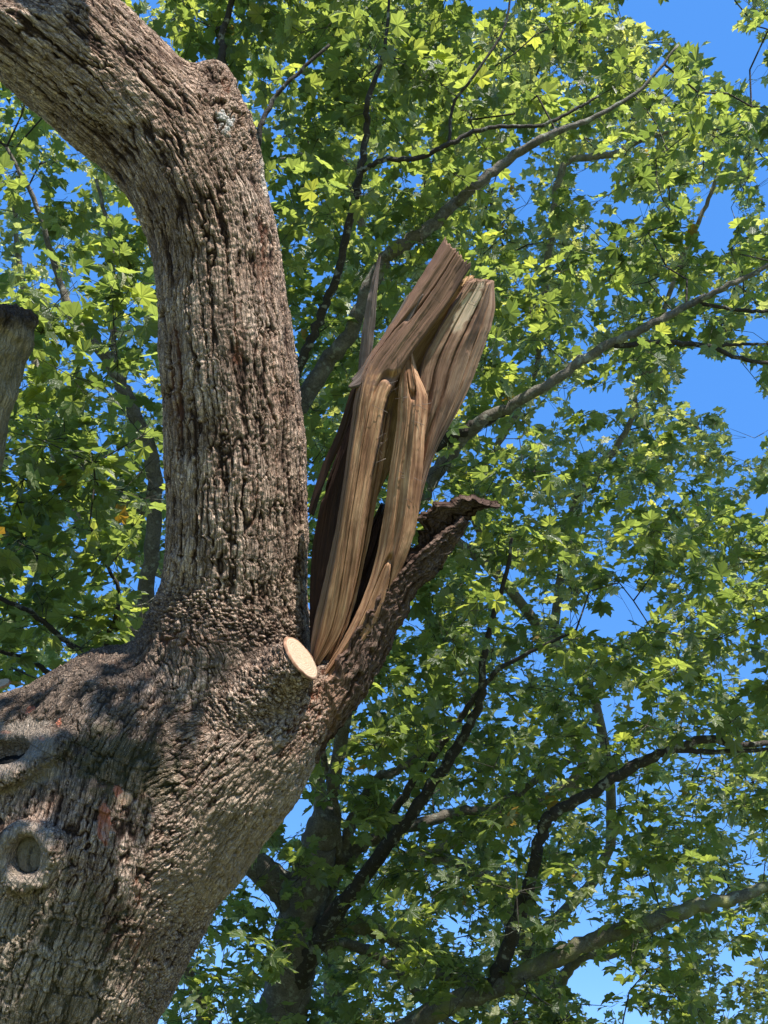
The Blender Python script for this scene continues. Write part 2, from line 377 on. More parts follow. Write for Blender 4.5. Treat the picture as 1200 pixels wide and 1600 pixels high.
def solid(limbs, org, top, rings=(), cuts=()):
    shp = tuple(((top - org) / VOX).astype(int) + 1)
    D = np.full(shp, .5, np.float32)
    for st, k in limbs:
        E = np.full(shp, .5, np.float32)
        for s, d in limb_vdf(D, org, st): E[s] = np.minimum(E[s], d)
        D = smin(D, E, k)
    X = (org[0] + VOX * np.arange(shp[0]))[:, None, None]; Y = (org[1] + VOX * np.arange(shp[1]))[None, :, None]; Z = (org[2] + VOX * np.arange(shp[2]))[None, None, :]
    for c, nrm, R, r, sx, k, hole in rings:
        m = R * 1.8 + .15
        l = np.maximum(((c - m - org) / VOX).astype(int), 0); h = np.minimum(((c + m - org) / VOX).astype(int), shp)
        s = (slice(l[0], h[0]), slice(l[1], h[1]), slice(l[2], h[2]))
        x, y, z = X[s[0]], Y[:, s[1]], Z[:, :, s[2]]
        ax = np.cross((0, 0, 1.0), nrm); ax /= np.linalg.norm(ax); up = np.cross(nrm, ax)
        a = (x - c[0]) * ax[0] + (y - c[1]) * ax[1] + (z - c[2]) * ax[2]
        b = (x - c[0]) * up[0] + (y - c[1]) * up[1] + (z - c[2]) * up[2]
        e = (x - c[0]) * nrm[0] + (y - c[1]) * nrm[1] + (z - c[2]) * nrm[2]
        rr = np.sqrt((a / sx)**2 + b * b); tq = np.arctan2(b, a / sx)
        tor = np.sqrt((rr - R * (1 + .07 * np.sin(2 * tq + 1) + .05 * np.sin(5 * tq)))**2 + e * e) - r * (1 + .22 * np.sin(3 * tq + .5))
        D[s] = smin(D[s], tor.astype(np.float32), k)
        if hole:
            pit = np.maximum(rr - (R - r * .75), np.abs(e) - hole)
            D[s] = -smin(-D[s], pit.astype(np.float32), .02)
    for c, nrm, R in cuts:
        m = R * 2.2
        l = np.maximum(((c - m - org) / VOX).astype(int), 0); h = np.minimum(((c + m - org) / VOX).astype(int), shp)
        s = (slice(l[0], h[0]), slice(l[1], h[1]), slice(l[2], h[2]))
        x, y, z = X[s[0]], Y[:, s[1]], Z[:, :, s[2]]
        e = (x - c[0]) * nrm[0] + (y - c[1]) * nrm[1] + (z - c[2]) * nrm[2]
        D[s] = np.where(np.sqrt((x - c[0])**2 + (y - c[1])**2 + (z - c[2])**2) < R, np.maximum(D[s], e), D[s])
    import openvdb as vdb
    G = vdb.FloatGrid(background=.5); G.copyFromArray(np.ascontiguousarray(D, dtype=np.float32))
    p, t, q = G.convertToPolygons(isovalue=0.0, adaptivity=0.0)
    p = (p * VOX + org).astype(np.float32)
    a, b, c = p[q[:, 0]], p[q[:, 1]], p[q[:, 2]]                 # outward winding: signed volume must be positive
    if (a * np.cross(b, c)).sum() < 0: q = q[:, ::-1]
    return p, t, q
def subdivide(V, q, t, levels, fade=None):
    F = [q] + ([t] if len(t) else [])
    o = mesh_np('tmp', V, F, M_BARK, attrs={'fade': np.ones(len(V)) if fade is None else fade})
    md = o.modifiers.new('s', 'SUBSURF'); md.levels = levels; md.subdivision_type = 'CATMULL_CLARK'
    dg = bpy.context.evaluated_depsgraph_get(); me = bpy.data.meshes.new_from_object(o.evaluated_get(dg), depsgraph=dg)
    n = len(me.vertices); V = np.empty(n * 3, np.float32); me.vertices.foreach_get('co', V)
    N = np.empty(n * 3, np.float32); me.vertex_normals.foreach_get('vector', N)
    k = len(me.polygons); F = np.empty(k * 4, np.int32); me.loops.foreach_get('vertex_index', F)
    fd = np.empty(n, np.float32); me.attributes['fade'].data.foreach_get('value', fd)
    bpy.data.objects.remove(o); bpy.data.meshes.remove(me)
    return V.reshape(-1, 3), N.reshape(-1, 3), F.reshape(-1, 4), fd
def subdivide_seen(V, q):
    "fine where the picture looks, coarse round the back; relief fades out along the border so the two meet"
    a, b, c = V[q[:, 0]], V[q[:, 1]], V[q[:, 2]]; n = np.cross(b - a, c - a); n /= np.linalg.norm(n, axis=1)[:, None] + 1e-12
    x, y, d = PROJ(a); face = (n * (CAM - a)).sum(1) / np.linalg.norm(CAM - a, axis=1)
    fine = (face > -.22) & (x > -45) & (x < 1245) & (y > -45) & (y < 1645)
    inn = np.zeros(len(V), bool); outv = inn.copy(); inn[q[fine].ravel()] = True; outv[q[~fine].ravel()] = True
    f = np.where(inn & ~outv, 9.0, 0.0)
    for _ in range(3):
        m = f[q].min(1) + 1; 
        g = f.copy(); np.minimum.at(g, q.ravel(), np.repeat(m, 4)); f = np.where(inn & ~outv, g, 0)
    f = np.clip(f / 3, 0, 1)
    def part(Q):
        u, inv_ = np.unique(Q.ravel(), return_inverse=True); return V[u], inv_.reshape(-1, 4), f[u]
    Vf, Qf, ff_ = part(q[fine]); Vc, Qc, fc = part(q[~fine])
    A = subdivide(Vf, Qf, (), 2, ff_)
    B = subdivide(Vc, Qc, (), 0, fc)
    return np.vstack([A[0], B[0]]), np.vstack([A[1], B[1]]), np.vstack([A[2], B[2] + len(A[0])]), np.concatenate([A[3], B[3] * 0])

def limb_coords(V, st):
    "distance to the limb's surface, and (perp 1, perp 2, along) coordinates"
    best = np.full(len(V), 1e9, np.float32); C = np.zeros((len(V), 3), np.float32); s0 = 0
    ax = st[min(len(st) - 1, 9 if st is left_st else 99), :3] - st[0, :3]; ax /= np.linalg.norm(ax)
    e1 = np.cross(ax, (0.1, 1, 0.05)); e1 /= np.linalg.norm(e1); e2 = np.cross(ax, e1)
    seg = np.linalg.norm(np.diff(st[:, :3], axis=0), axis=1)
    for i in range(len(st) - 1):
        a, b = st[i, :3].astype(np.float32), st[i + 1, :3].astype(np.float32); ab = b - a
        tr = (V - a) @ ab / (ab @ ab)
        lo_, hi_ = (-4 if i == 0 else 0), (4 if i == len(st) - 2 else 1)
        t = np.clip(tr, 0, 1); te = np.clip(tr, lo_, hi_)
        o = V - a - t[:, None] * ab
        d = np.sqrt((o * o).sum(1)) - (st[i, 3] + t * (st[i + 1, 3] - st[i, 3]))
        m = d < best
        best = np.where(m, d, best)
        oo = V - a - te[:, None] * ab
        c = np.stack([oo @ e1, oo @ e2, (V @ ax)], -1)
        C = np.where(m[:, None], c, C); s0 += seg[i]
    return best, C

def bark_plates(q, seed, cell=.030, stretch=4.6, amp=.021):
    "long interlaced ridges, flat-topped, with thin cross cracks"
    wq = q + .020 * np.stack([fbm(q / .15, seed + 5), fbm(q / .15, seed + 9), fbm(q / .3, seed + 13)], -1) + .005 * np.stack([vnoise(q / .022, seed + 6), vnoise(q / .022, seed + 7), vnoise(q / .022, seed + 8)], -1)
    rid = np.abs(vnoise(wq / np.array((cell, cell, cell * stretch * 2.6), np.float32), seed + 31) + .35 * vnoise(wq / np.array((cell * .5, cell * .5, cell * stretch * 1.5), np.float32), seed + 33))
    c2 = sstep(.0, .24, rid)
    F1, F2, ID = voro(wq / np.array((cell * 1.25, cell * 1.25, cell * stretch), np.float32), seed)
    c1 = sstep(.0, .13, F2 - F1)
    F1b, F2b, IDb = voro(wq / np.array((cell * .6, cell * .6, cell * 1.3), np.float32), seed + 41)
    c3 = sstep(.0, .16, F2b - F1b)
    rough = fbm(q / .018, seed + 50, 3); var = .8 + .4 * vnoise(q / .13, seed + 55)
    h = c2 * (.70 + .30 * c1) * (.90 + .06 * c3 + .04 * IDb) * var + .34 * rough * (.35 + .65 * c2)
    return h, amp * h + .004 * (ID - .5), ID
def bark_scales(q, seed, cell=.019, amp=.014, sx=1.0, sz=1.9):
    "small crumpled scales and wrinkles"
    wq = q + .03 * np.stack([fbm(q / .11, seed + 5), fbm(q / .11, seed + 9), fbm(q / .11, seed + 13)], -1) + .010 * np.stack([vnoise(q / .018, seed + 6), vnoise(q / .018, seed + 7), vnoise(q / .018, seed + 8)], -1)
    F1, F2, ID = voro(wq / np.array((cell * sx, cell * sx, cell * sz), np.float32), seed)
    c1 = sstep(.0, .22, F2 - F1)
    f = np.abs(vnoise(wq / np.array((.024 * sx, .024 * sx, .024 * sz), np.float32), seed + 31) + .4 * vnoise(wq / np.array((.012 * sx, .012 * sx, .012 * sz), np.float32), seed + 34)); c2 = sstep(.0, .24, f)
    rough = fbm(q / .016, seed + 50, 3)
    h = (.35 + .65 * c1) * (.35 + .65 * c2) * (.75 + .25 * ID) + .42 * rough
    return h, amp * h + .014 * fbm(q / .07, seed + 70, 2), ID

def px_blob(V, x, y, rx, ry, rot=0.0, rag=.35, seed=0):
    "soft ragged patch on the bark around the surface point seen near (x, y)"
    px, py, d = PROJ(V)
    c, s = math.cos(rot), math.sin(rot)
    a, b = (px - x) * c + (py - y) * s, -(px - x) * s + (py - y) * c
    e = np.sqrt((a / rx)**2 + (b / ry)**2) + rag * fbm(V / .035, 90 + seed, 3)
    return 1 - sstep(.85, 1.05, e)

org = np.array((W(-420, 0, 5.5)[0], 2.6, -.2)); top = np.array((W(640, 1000, 5)[0], 6.2, 8.6))
nk = lambda a: np.array(a) / np.linalg.norm(a)
def surf(x, y, st_list):
    "first hit of the view ray with the limbs"
    for d in np.arange(3.6, 6.2, .01):
        p = W(x, y, d)
        for st in st_list:
            for a, b in zip(st[:-1], st[1:]):
                ab = b[:3] - a[:3]; t = np.clip((p - a[:3]) @ ab / (ab @ ab), 0, 1)
                if np.linalg.norm(p - a[:3] - t * ab) < a[3] + t * (b[3] - a[3]):
                    c = a[:3] + t * ab; return p, nk(p - c)
    return W(x, y, 5), -FWD
k1c, k1n = surf(46, 1335, [trunk_st]); k2c, k2n = surf(10, 1190, [trunk_st, left_st])
cut_c = W(471, 1028, 4.80); cut_n = nk(.77 * RT + .60 * UP - .20 * FWD)
stub_st = np.array([[*(cut_c - cut_n * t_), r_] for t_, r_ in ((.42, .17), (.26, .145), (.12, .125), (0, .118), (-.04, .115))])
V, t, q = solid([(trunk_st, .05), (left_st, .22), (mid_st, .25), (stem_st, .16), (knob_st, .14), (torn_st, .16), (stub_st, .06)], org, top,
                rings=[(k1c + .02 * k1n, k1n, .118, .050, .9, .02, .07), (k2c + .02 * k2n, nk(k2n + .5 * UP), .13, .056, 1.9, .03, .05)],
                cuts=[(cut_c, cut_n, .19)])
print('solid', len(V), round(time.time() - T0, 1))
V, N, F, FADE = subdivide_seen(V, q)
print('subdiv', len(V), round(time.time() - T0, 1))
limbs = [('trunk', trunk_st), ('mid', mid_st), ('stem', stem_st), ('knob', knob_st), ('torn', torn_st), ('left', left_st), ('stub', stub_st)]
ANISO = dict(stem=(1, 8), trunk=(1, 7), mid=(1, 3.6), stub=(2.2, 1), torn=(1, 4), left=(1, 4), arm=(1, 5), knob=(1, 1.3))
def bark_on(V, N, limbs, sharp=.014):
    D, Cs = zip(*[limb_coords(V, st) for _, st in limbs])
    Cs = list(Cs)
    for i, (nm, _) in enumerate(limbs):
        if nm == 'mid':
            ca, sa = math.cos(.42), math.sin(.42)
            Cs[i] = np.stack([V @ (-sa * RT + ca * UP), V @ FWD, V @ (ca * RT + sa * UP)], -1).astype(np.float32)
    D = np.stack(D); wob = .05 * np.stack([fbm(V / .25, 200 + 7 * i) for i in range(len(limbs))])
    e = -(D + wob) / sharp; e -= e.max(0); Wt = np.exp(e); Wt /= Wt.sum(0)
    H = np.zeros(len(V), np.float32); A = H.copy(); P = H.copy()
    for i, (nm, st) in enumerate(limbs):
        m = Wt[i] > .02
        if not m.any(): continue
        q = Cs[i][m]
        if nm in ('stem', 'trunk'):
            h, a, ID = bark_plates(q, 10 * i + 1, .031, 4.8 if nm == 'stem' else 4.2, .023)
        elif nm in ('arm',): h, a, ID = bark_plates(q, 10 * i + 1, .03, 5, .012)
        elif nm == 'knob': h, a, ID = bark_plates(q, 10 * i + 1, .040, 1.3, .032)
        elif nm == 'stub': h, a, ID = bark_scales(q, 10 * i + 1, amp=.018, sx=2.2, sz=1.0)
        elif nm == 'mid': h, a, ID = bark_plates(q, 10 * i + 1, .023, 2.6, .021)
        elif nm == 'torn': h, a, ID = bark_plates(q, 10 * i + 1, .022, 3.4, .021)
        else: h, a, ID = bark_plates(q, 10 * i + 1, .022, 2.4, .020)
        wt = Wt[i][m]
        H[m] += wt * h; A[m] += wt * a; P[m] += wt * ID
    dom = Wt.argmax(0); BC = np.zeros((len(V), 3), np.float32)
    for i, (nm, st) in enumerate(limbs):
        m = dom == i; a_, b_ = ANISO[nm]; BC[m] = Cs[i][m] / np.array((a_, a_, b_), np.float32) + i * 3.7
    return H, A, P, BC
H, A, P, BC = bark_on(V, N, limbs)
px, py, dep = PROJ(V)
inv = lambda x: 1 - x
# the crumpled band where the stem meets the collar
band = .75 * np.exp(-((py - (975 + 25 * np.sin(px / 60)))/ 38)**2) * (px > 130) * (px < 470) * (dep < 5.6)
F1, F2, ID = voro(V / np.array((.036, .030, .017), np.float32) + .9 * np.stack([fbm(V / .06, 1), fbm(V / .06, 2), fbm(V / .06, 3)], -1), 77)
hb = sstep(.0, .34, F2 - F1) * (.55 + .45 * ID) + .5 * fbm(V / .022, 71, 3)
H = H * (1 - band) + band * hb; A = A * (1 - band) + band * (.030 * hb)
# knot lips and pits: smooth wood, radial creases
smooth_m = np.zeros(len(V), np.float32)
for c, nrm, R, sx in ((k1c, k1n, .112, .9), (k2c, nk(k2n + .5 * UP), .13, 1.9)):
    o = V - c; ax = nk(np.cross((0, 0, 1.0), nrm)); up = np.cross(nrm, ax)
    a, b, e = o @ ax / sx, o @ up, o @ nrm; rr = np.sqrt(a * a + b * b)
    mk = (1 - sstep(R + .025, R + .055, rr + .05 * fbm(V / .04, 5))) * (np.abs(e) < .25)
    th = np.arctan2(b, a)
    hh = .70 + .55 * vnoise(np.stack([np.cos(th) * 9, np.sin(th) * 9, rr * 22], -1), 8) * .5 + .35 * fbm(V / .014, 61, 3)
    H = H * (1 - mk) + mk * hh; A = A * (1 - mk) + mk * (.016 * hh); smooth_m = np.maximum(smooth_m, mk)
# the flat sawn stub end carries no bark
oc = V - cut_c; cm = (np.abs(oc @ cut_n) < .03) & (np.linalg.norm(oc, axis=1) < .15)
A = np.where(cm, .012, A)
A = A + .02 * fbm(V / .35, 300, 2)
A = A * FADE + .015 * (1 - FADE)
V2 = V + N * (A - .012)[:, None]
# stains (bark's own colour, plus painted shade on the fork and sun on the flank)
S = np.zeros((len(V), 4), np.float32)
front = dep < 5.25
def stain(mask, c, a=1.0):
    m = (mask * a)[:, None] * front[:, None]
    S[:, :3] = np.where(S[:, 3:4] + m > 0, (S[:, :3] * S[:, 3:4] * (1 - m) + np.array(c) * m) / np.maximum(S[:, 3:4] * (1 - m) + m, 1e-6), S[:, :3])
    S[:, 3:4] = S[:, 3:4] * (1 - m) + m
cre = 1 - sstep(.15, .6, H)
stain(px_blob(V, 110, 1120, 190, 120, .2, .8, 1) * .62, (.060, .052, .043))          # damp bark over the fork, darkened further to paint its shade
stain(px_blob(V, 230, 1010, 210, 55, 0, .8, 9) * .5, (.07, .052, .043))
stain(px_blob(V, 200, 1200, 90, 55, .3, .9, 2) * .40, (.055, .062, .020))        # moss
stain(px_blob(V, 60, 1520, 160, 150, .3, .9, 3) * .30, (.15, .16, .095))
stain(px_blob(V, 370, 1290, 75, 190, .7, .9, 4) * .5, (.42, .32, .23))            # tan flank, lightened to paint in the sunlit patch
rust = (.22, .085, .048)
for k, (x, y, rx, ry, ro, al) in enumerate([(488, 1120, 26, 70, .5, .65), (372, 520, 9, 60, 0, .6), (275, 600, 10, 120, 0, .35), (430, 640, 12, 120, .0, .35), (395, 760, 9, 60, 0, .5),
                                            (410, 400, 12, 90, -.1, .4), (215, 1390, 8, 20, 0, .9), (212, 1480, 7, 14, 0, .9), (300, 1000, 60, 12, 0, .4), (355, 118, 9, 40, .2, .6)]):
    stain(px_blob(V, x, y, rx, ry, ro, .8, 20 + k) * (.35 + .65 * cre), rust, al)
for k, (x, y, rx, ry, ro) in enumerate([(187, 1240, 7, 14, -.5), (163, 1285, 11, 36, 0), (45, 1108, 4, 9, .6), (92, 1128, 5, 6, 0), (66, 1154, 6, 3, 0), (8, 1143, 8, 3, 0)]):
    stain(px_blob(V, x, y, rx, ry, ro, .5, 40 + k), (.50, .18, .11), .95)
stain(px_blob(V, 196, 1249, 12, 11, 0, .3, 50), (.62, .40, .27)); stain(px_blob(V, 164, 1300, 6, 14, 0, .4, 51), (.55, .30, .22))
stain(px_blob(V, 414, 268, 8, 40, -.12, .25, 52), (.55, .46, .38))                  # strip of bare pale wood
stain(px_blob(V, 350, 195, 16, 22, 0, .9, 53) * sstep(.5, .9, H), (.55, .55, .52), .8)
stain(smooth_m, (.36, .30, .24), .5)
dust = np.clip(1.1 * np.exp(-((py - 1030) / 130)**2) + .35, 0, 1) * front
print('bark', round(time.time() - T0, 1))
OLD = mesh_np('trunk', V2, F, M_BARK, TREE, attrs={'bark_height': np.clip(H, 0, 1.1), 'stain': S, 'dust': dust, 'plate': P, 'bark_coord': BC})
OLDV, OLDF = V2, F

# the cut arm at the picture's left edge
o2 = np.array((W(-420, 0, 5.5)[0], 3.6, 2.5)); t2 = np.array((W(160, 1000, 5)[0], 6.4, 7.2))
Va, ta, qa = solid([(arm_st, .05)], o2, t2, cuts=[(W(4, 483, 5.28), nk(.25 * RT + .9 * UP - .1 * FWD), .33)])
Va, Na, Fa, _f = subdivide(Va, qa, ta, 1)
Ha, Aa, Pa, BCa = bark_on(Va, Na, [('arm', arm_st)])
Aa = Aa + .03 * fbm(Va / .12, 5, 2) + .06 * fbm(Va / .08, 15, 3) * (1 - sstep(500, 560, PROJ(Va)[1]))
Sa = np.zeros((len(Va), 4), np.float32); pa_, pb_, _d = PROJ(Va)
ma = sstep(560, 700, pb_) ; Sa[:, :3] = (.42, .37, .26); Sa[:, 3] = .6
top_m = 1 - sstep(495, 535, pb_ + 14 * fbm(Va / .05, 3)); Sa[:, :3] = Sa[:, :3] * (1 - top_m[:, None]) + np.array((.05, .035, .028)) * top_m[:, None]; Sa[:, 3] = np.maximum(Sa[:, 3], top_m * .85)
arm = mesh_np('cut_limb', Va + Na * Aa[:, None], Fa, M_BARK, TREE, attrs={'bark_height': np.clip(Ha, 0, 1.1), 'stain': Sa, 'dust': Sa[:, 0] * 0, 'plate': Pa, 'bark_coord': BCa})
arm['label'] = 'upright sawn-off limb at the side of the old trunk'

# sawn discs and knot faces
def disc(name, c, nrm, rx, ry, m, parent, label=None, roll=0.0, dome=.0, n=64, rings=8, crack=False):
    ax = nk(np.cross((0, 0, 1.0), nrm)); up = np.cross(nrm, ax)
    A_ = ax * math.cos(roll) + up * math.sin(roll); B_ = -ax * math.sin(roll) + up * math.cos(roll)
    Vd, uv = [c + nrm * dome], [(0, 0)]
    for i in range(1, rings + 1):
        f = i / rings
        for j in range(n):
            th = 2 * math.pi * j / n; kk = 2.5 if name == 'knot' else 1; wob = 1 + kk * (.02 * math.sin(3 * th + 1) + .012 * math.sin(7 * th))
            x, y = math.cos(th) * f * wob, math.sin(th) * f * wob
            z = dome * (1 - f * f) + .002 * rnd.uniform(-1, 1)
            if crack and abs(x - .08 * math.sin(y * 5)) < .09 and y < .45: z -= .018
            Vd.append(c + A_ * x * rx + B_ * y * ry + nrm * z); uv.append((x, y))
    for j in range(n): Vd.append(Vd[1 + (rings - 1) * n + j] - nrm * .012); uv.append(uv[1 + (rings - 1) * n + j])
    T = [(0, 1 + j, 1 + (j + 1) % n) for j in range(n)]
    Q = [(1 + i * n + j, 1 + (i + 1) * n + j, 1 + (i + 1) * n + (j + 1) % n, 1 + i * n + (j + 1) % n) for i in range(rings) for j in range(n)]
    o = mesh_np(name, np.array(Vd), [np.array(T), np.array(Q)], m, parent, uv=np.array(uv))
    if label: o['label'] = label
    return o
disc('sawn_face', cut_c + cut_n * .004, cut_n, .120, .124, M_CUT, OLD, 'pale freshly sawn oval end of a removed branch', roll=.35)
disc('knot', k1c - k1n * .014, k1n, .068, .080, M_KNOT, OLD, 'round cracked knot inside a raised bark ring', dome=.012, crack=True)
disc('knot', k2c - nk(k2n + .5 * UP) * .03, nk(k2n + .5 * UP), .19, .09, M_DARKW, OLD, 'wide sunken knot under a thick rolled lip', dome=.01)
disc('sawn_face', W(-2, 1068, 4.72), nk(-.3 * RT + .85 * UP - .45 * FWD), .06, .035, M_CUT, OLD, 'small pale sawn stub on top of the side limb')

# ------------------------------------------------------------------ torn limb: split slabs
def slab(name, rows, m, thick=.05, na=56, nl=170, bow=.03, crease=.5, fib=.007, crack=.014, ragged=(.0, .05), seed=1, label=None, parent=None, flip=1, bark=False, edge=.003, ltone=None, stains=None):
    """rows: (left px, left py, left d, right px, right py, right d) from the foot to the tip"""
    A = np.array([[*W(a, b, c), *W(d, e, f)] for a, b, c, d, e, f in rows]); S_ = catmull(A, nl)
    L, R = S_[:, :3], S_[:, 3:]
    mid = (L + R) / 2; T = np.gradient(mid, axis=0); ln = np.linalg.norm(T, axis=1); T /= ln[:, None] + 1e-9
    v = np.concatenate(([0], np.cumsum(np.linalg.norm(np.diff(mid, axis=0), axis=1))))
    wdt = np.linalg.norm(R - L, axis=1)
    X = (R - L) / (wdt[:, None] + 1e-9); vv_ = np.stack([v / .045, v * 0, v * 0 + seed], -1)
    L = L + X * (edge * fbm(vv_, seed + 61, 3) * (wdt / wdt.max()))[:, None]; R = R + X * (edge * fbm(vv_, seed + 67, 3) * (wdt / wdt.max()))[:, None]
    Nn = np.cross(X, T); Nn /= np.linalg.norm(Nn, axis=1)[:, None] + 1e-9
    sgn = np.sign((Nn * (CAM - mid)).sum(1))[:, None]; Nn = Nn * sgn * flip
    s = np.linspace(0, 1, na)
    prof = np.where(s < crease, s / crease, (1 - s) / (1 - crease))
    prof = .92 * prof + .08 * np.sqrt(np.clip(4 * s * (1 - s), 0, 1))
    U = s[None, :] * (wdt.mean() * np.ones(nl))[:, None]; VV = v[:, None] * np.ones((1, na))
    Pn = L[:, None, :] * (1 - s)[None, :, None] + R[:, None, :] * s[None, :, None]
    q = np.stack([U.ravel(), VV.ravel(), np.full(U.size, seed * 3.1)], -1).astype(np.float32)
    uu = q[:, 0] + .006 * fbm(np.stack([q[:, 0] / .1, q[:, 1] / .35, q[:, 2]], -1), seed)
    f1 = fbm(np.stack([uu / .009, q[:, 1] / .22, q[:, 2]], -1), seed + 3, 3)
    f2 = np.abs(vnoise(np.stack([uu / .06, q[:, 1] / 1.1, q[:, 2]], -1), seed + 5)); ck = 1 - sstep(.0, .055, f2)
    f3 = fbm(np.stack([uu / .05, q[:, 1] / .3, q[:, 2]], -1), seed + 8, 2)
    step = np.round(3.0 * vnoise(np.stack([uu / .03, q[:, 1] / 2.5, q[:, 2]], -1), seed + 15)) / 3.0
    disp = .7 * fib * f1 - 1.4 * crack * ck + .005 * f3 + .009 * step
    if bark:
        qq = np.stack([q[:, 0], q[:, 2] * 0, q[:, 1]], -1)
        hb_, ab_, idb = bark_plates(qq, seed + 60, .026, 7, .022); disp = 1.3 * ab_ + .02 * f3
    disp = disp.reshape(U.shape)
    bw = bow if np.ndim(bow) == 0 else np.interp(np.linspace(0, 1, nl), np.linspace(0, 1, len(bow)), bow)[:, None]
    front_ = Pn + Nn[:, None, :] * (bw * prof[None, :] + disp)[:, :, None]
    rg = np.random.default_rng(seed)
    endn = vnoise(np.stack([s / .06, s * 0, s * 0 + seed], -1), seed + 20) + .6 * vnoise(np.stack([s / .02, s * 0, s * 0 + seed], -1), seed + 21)
    tt = np.linspace(0, 1, nl)
    off = ragged[1] * np.clip((tt - .85) / .15, 0, 1)[:, None]**2 * endn[None, :] - ragged[0] * np.clip((.15 - tt) / .15, 0, 1)[:, None]**2 * endn[None, :]
    front_ = front_ + T[:, None, :] * off[:, :, None]
    tk = thick if np.ndim(thick) == 0 else np.interp(tt, np.linspace(0, 1, len(thick)), thick)[:, None]
    tp = tk * (.55 + .45 * np.sqrt(np.clip(4 * s * (1 - s), 0, 1)))[None, :] * (1 + .25 * f3.reshape(U.shape))
    back_ = front_ - Nn[:, None, :] * tp[:, :, None] - (X * 0)[:, None, :]
    n_ = nl * na; Vs = np.concatenate([front_.reshape(-1, 3), back_.reshape(-1, 3)])
    i, j = np.meshgrid(np.arange(nl - 1), np.arange(na - 1), indexing='ij')
    Ff = np.stack([i * na + j, i * na + j + 1, (i + 1) * na + j + 1, (i + 1) * na + j], -1).reshape(-1, 4)
    Fb = Ff[:, ::-1] + n_
    ring = [(a, 0) for a in range(nl)] + [(nl - 1, b) for b in range(1, na)] + [(a, na - 1) for a in range(nl - 2, -1, -1)] + [(0, b) for b in range(na - 2, 0, -1)]
    idx = np.array([a * na + b for a, b in ring]); nx = np.roll(idx, -1)
    Fs = np.stack([idx, idx + n_, nx + n_, nx], -1)
    # orient outward: front normals should agree with Nn
    a, b, c = Vs[Ff[0, 0]], Vs[Ff[0, 1]], Vs[Ff[0, 2]]
    if np.cross(b - a, c - a) @ Nn[0] < 0: Ff, Fb, Fs = Ff[:, ::-1], Fb[:, ::-1], Fs
    else: Fs = Fs[:, ::-1]
    uv = np.stack([U.ravel(), VV.ravel()], -1); uv = np.vstack([uv, uv + (0.37, 0)])
    St = np.zeros((n_, 4), np.float32)
    if ltone:
        ss = np.tile(s, nl) + .10 * fbm(np.stack([q[:, 0] / .04, q[:, 1] / .3, q[:, 2]], -1), seed + 44, 2); mm = 1 - sstep(ltone[0] - .04, ltone[0] + .04, ss)
        St[:, :3] = ltone[1]; St[:, 3] = mm * ltone[2]
    if stains is not None: St = stains(front_.reshape(-1, 3), St)
    at = {'stain': np.vstack([St, St])}
    if bark:
        hh = np.clip(hb_, 0, 1.1); at = {'bark_height': np.concatenate([hh, hh]), 'stain': at['stain'], 'dust': np.zeros(2 * n_), 'plate': np.concatenate([idb, idb]), 'bark_coord': np.vstack([qq, qq]) / np.array((1, 1, 6.0))}
    o = mesh_np(name, Vs, [Ff, Fb, Fs], m, parent or TREE, uv=uv, attrs=at)
    if label: o['label'] = label
    return o
def st_patch(specs):
    def f(Vf, St):
        if specs[0][0] == 'keep': pass
        elif specs[0][0] == 'all': St[:, :3] = specs[0][1]; St[:, 3] = specs[0][2]
        for k, (x, y, rx, ry, ro, c, al) in enumerate([q_ for q_ in specs if q_[0] not in ('all', 'keep')]):
            m = px_blob(Vf, x, y, rx, ry, ro, .6, 70 + k) * al
            St[:, :3] = np.where((St[:, 3] + m)[:, None] > 0, St[:, :3] * (1 - m[:, None]) + np.array(c) * m[:, None], St[:, :3]) if k or specs[0][0] in ('all', 'keep') else np.array(c)
            St[:, 3] = np.maximum(St[:, 3], m)
        return St
    return f
d0 = 4.95
slab('split_wood', [(484, 1030, d0, 498, 1040, d0), (489, 980, d0, 534, 984, d0 - .01), (508, 900, d0, 552, 902, d0 - .03), (526, 820, d0, 564, 822, d0 - .04), (538, 740, d0, 578, 742, d0 - .04), (549, 660, d0, 593, 662, d0 - .04),
                    (556, 612, d0, 602, 622, d0 - .04), (567, 572, d0 + .02, 618, 588, d0 - .03), (606, 512, d0 + .03, 645, 543, d0 - .02), (648, 446, d0 + .04, 690, 484, d0), (694, 373, d0 + .05, 735, 415, d0 + .02)],
     M_WOOD, thick=[.03, .06, .07, .06, .05], crease=.30, bow=[.01, .03, .045, .05, .05, .035, .03], seed=3, ragged=(.0, .012), nl=250, na=70, crack=.02, ltone=(.27, (.15, .098, .072), .75),
     label='long split slab bending over to the upper tip', stains=st_patch([('keep',), (655, 480, 66, 150, .72, (.17, .090, .058), .8), (724, 424, 14, 34, .5, (.045, .026, .020), .85)]))
slab('splinter', [(544, 604, d0 - .01, 549, 608, d0 - .02), (556, 590, d0, 570, 602, d0 - .02), (572, 566, d0 + .01, 590, 584, d0 - .01), (600, 522, d0 + .03, 618, 540, d0 + .01), (632, 470, d0 + .04, 642, 480, d0 + .03)],
     M_GREYW, thick=.015, na=20, nl=80, bow=.006, fib=.003, crack=.004, seed=52)
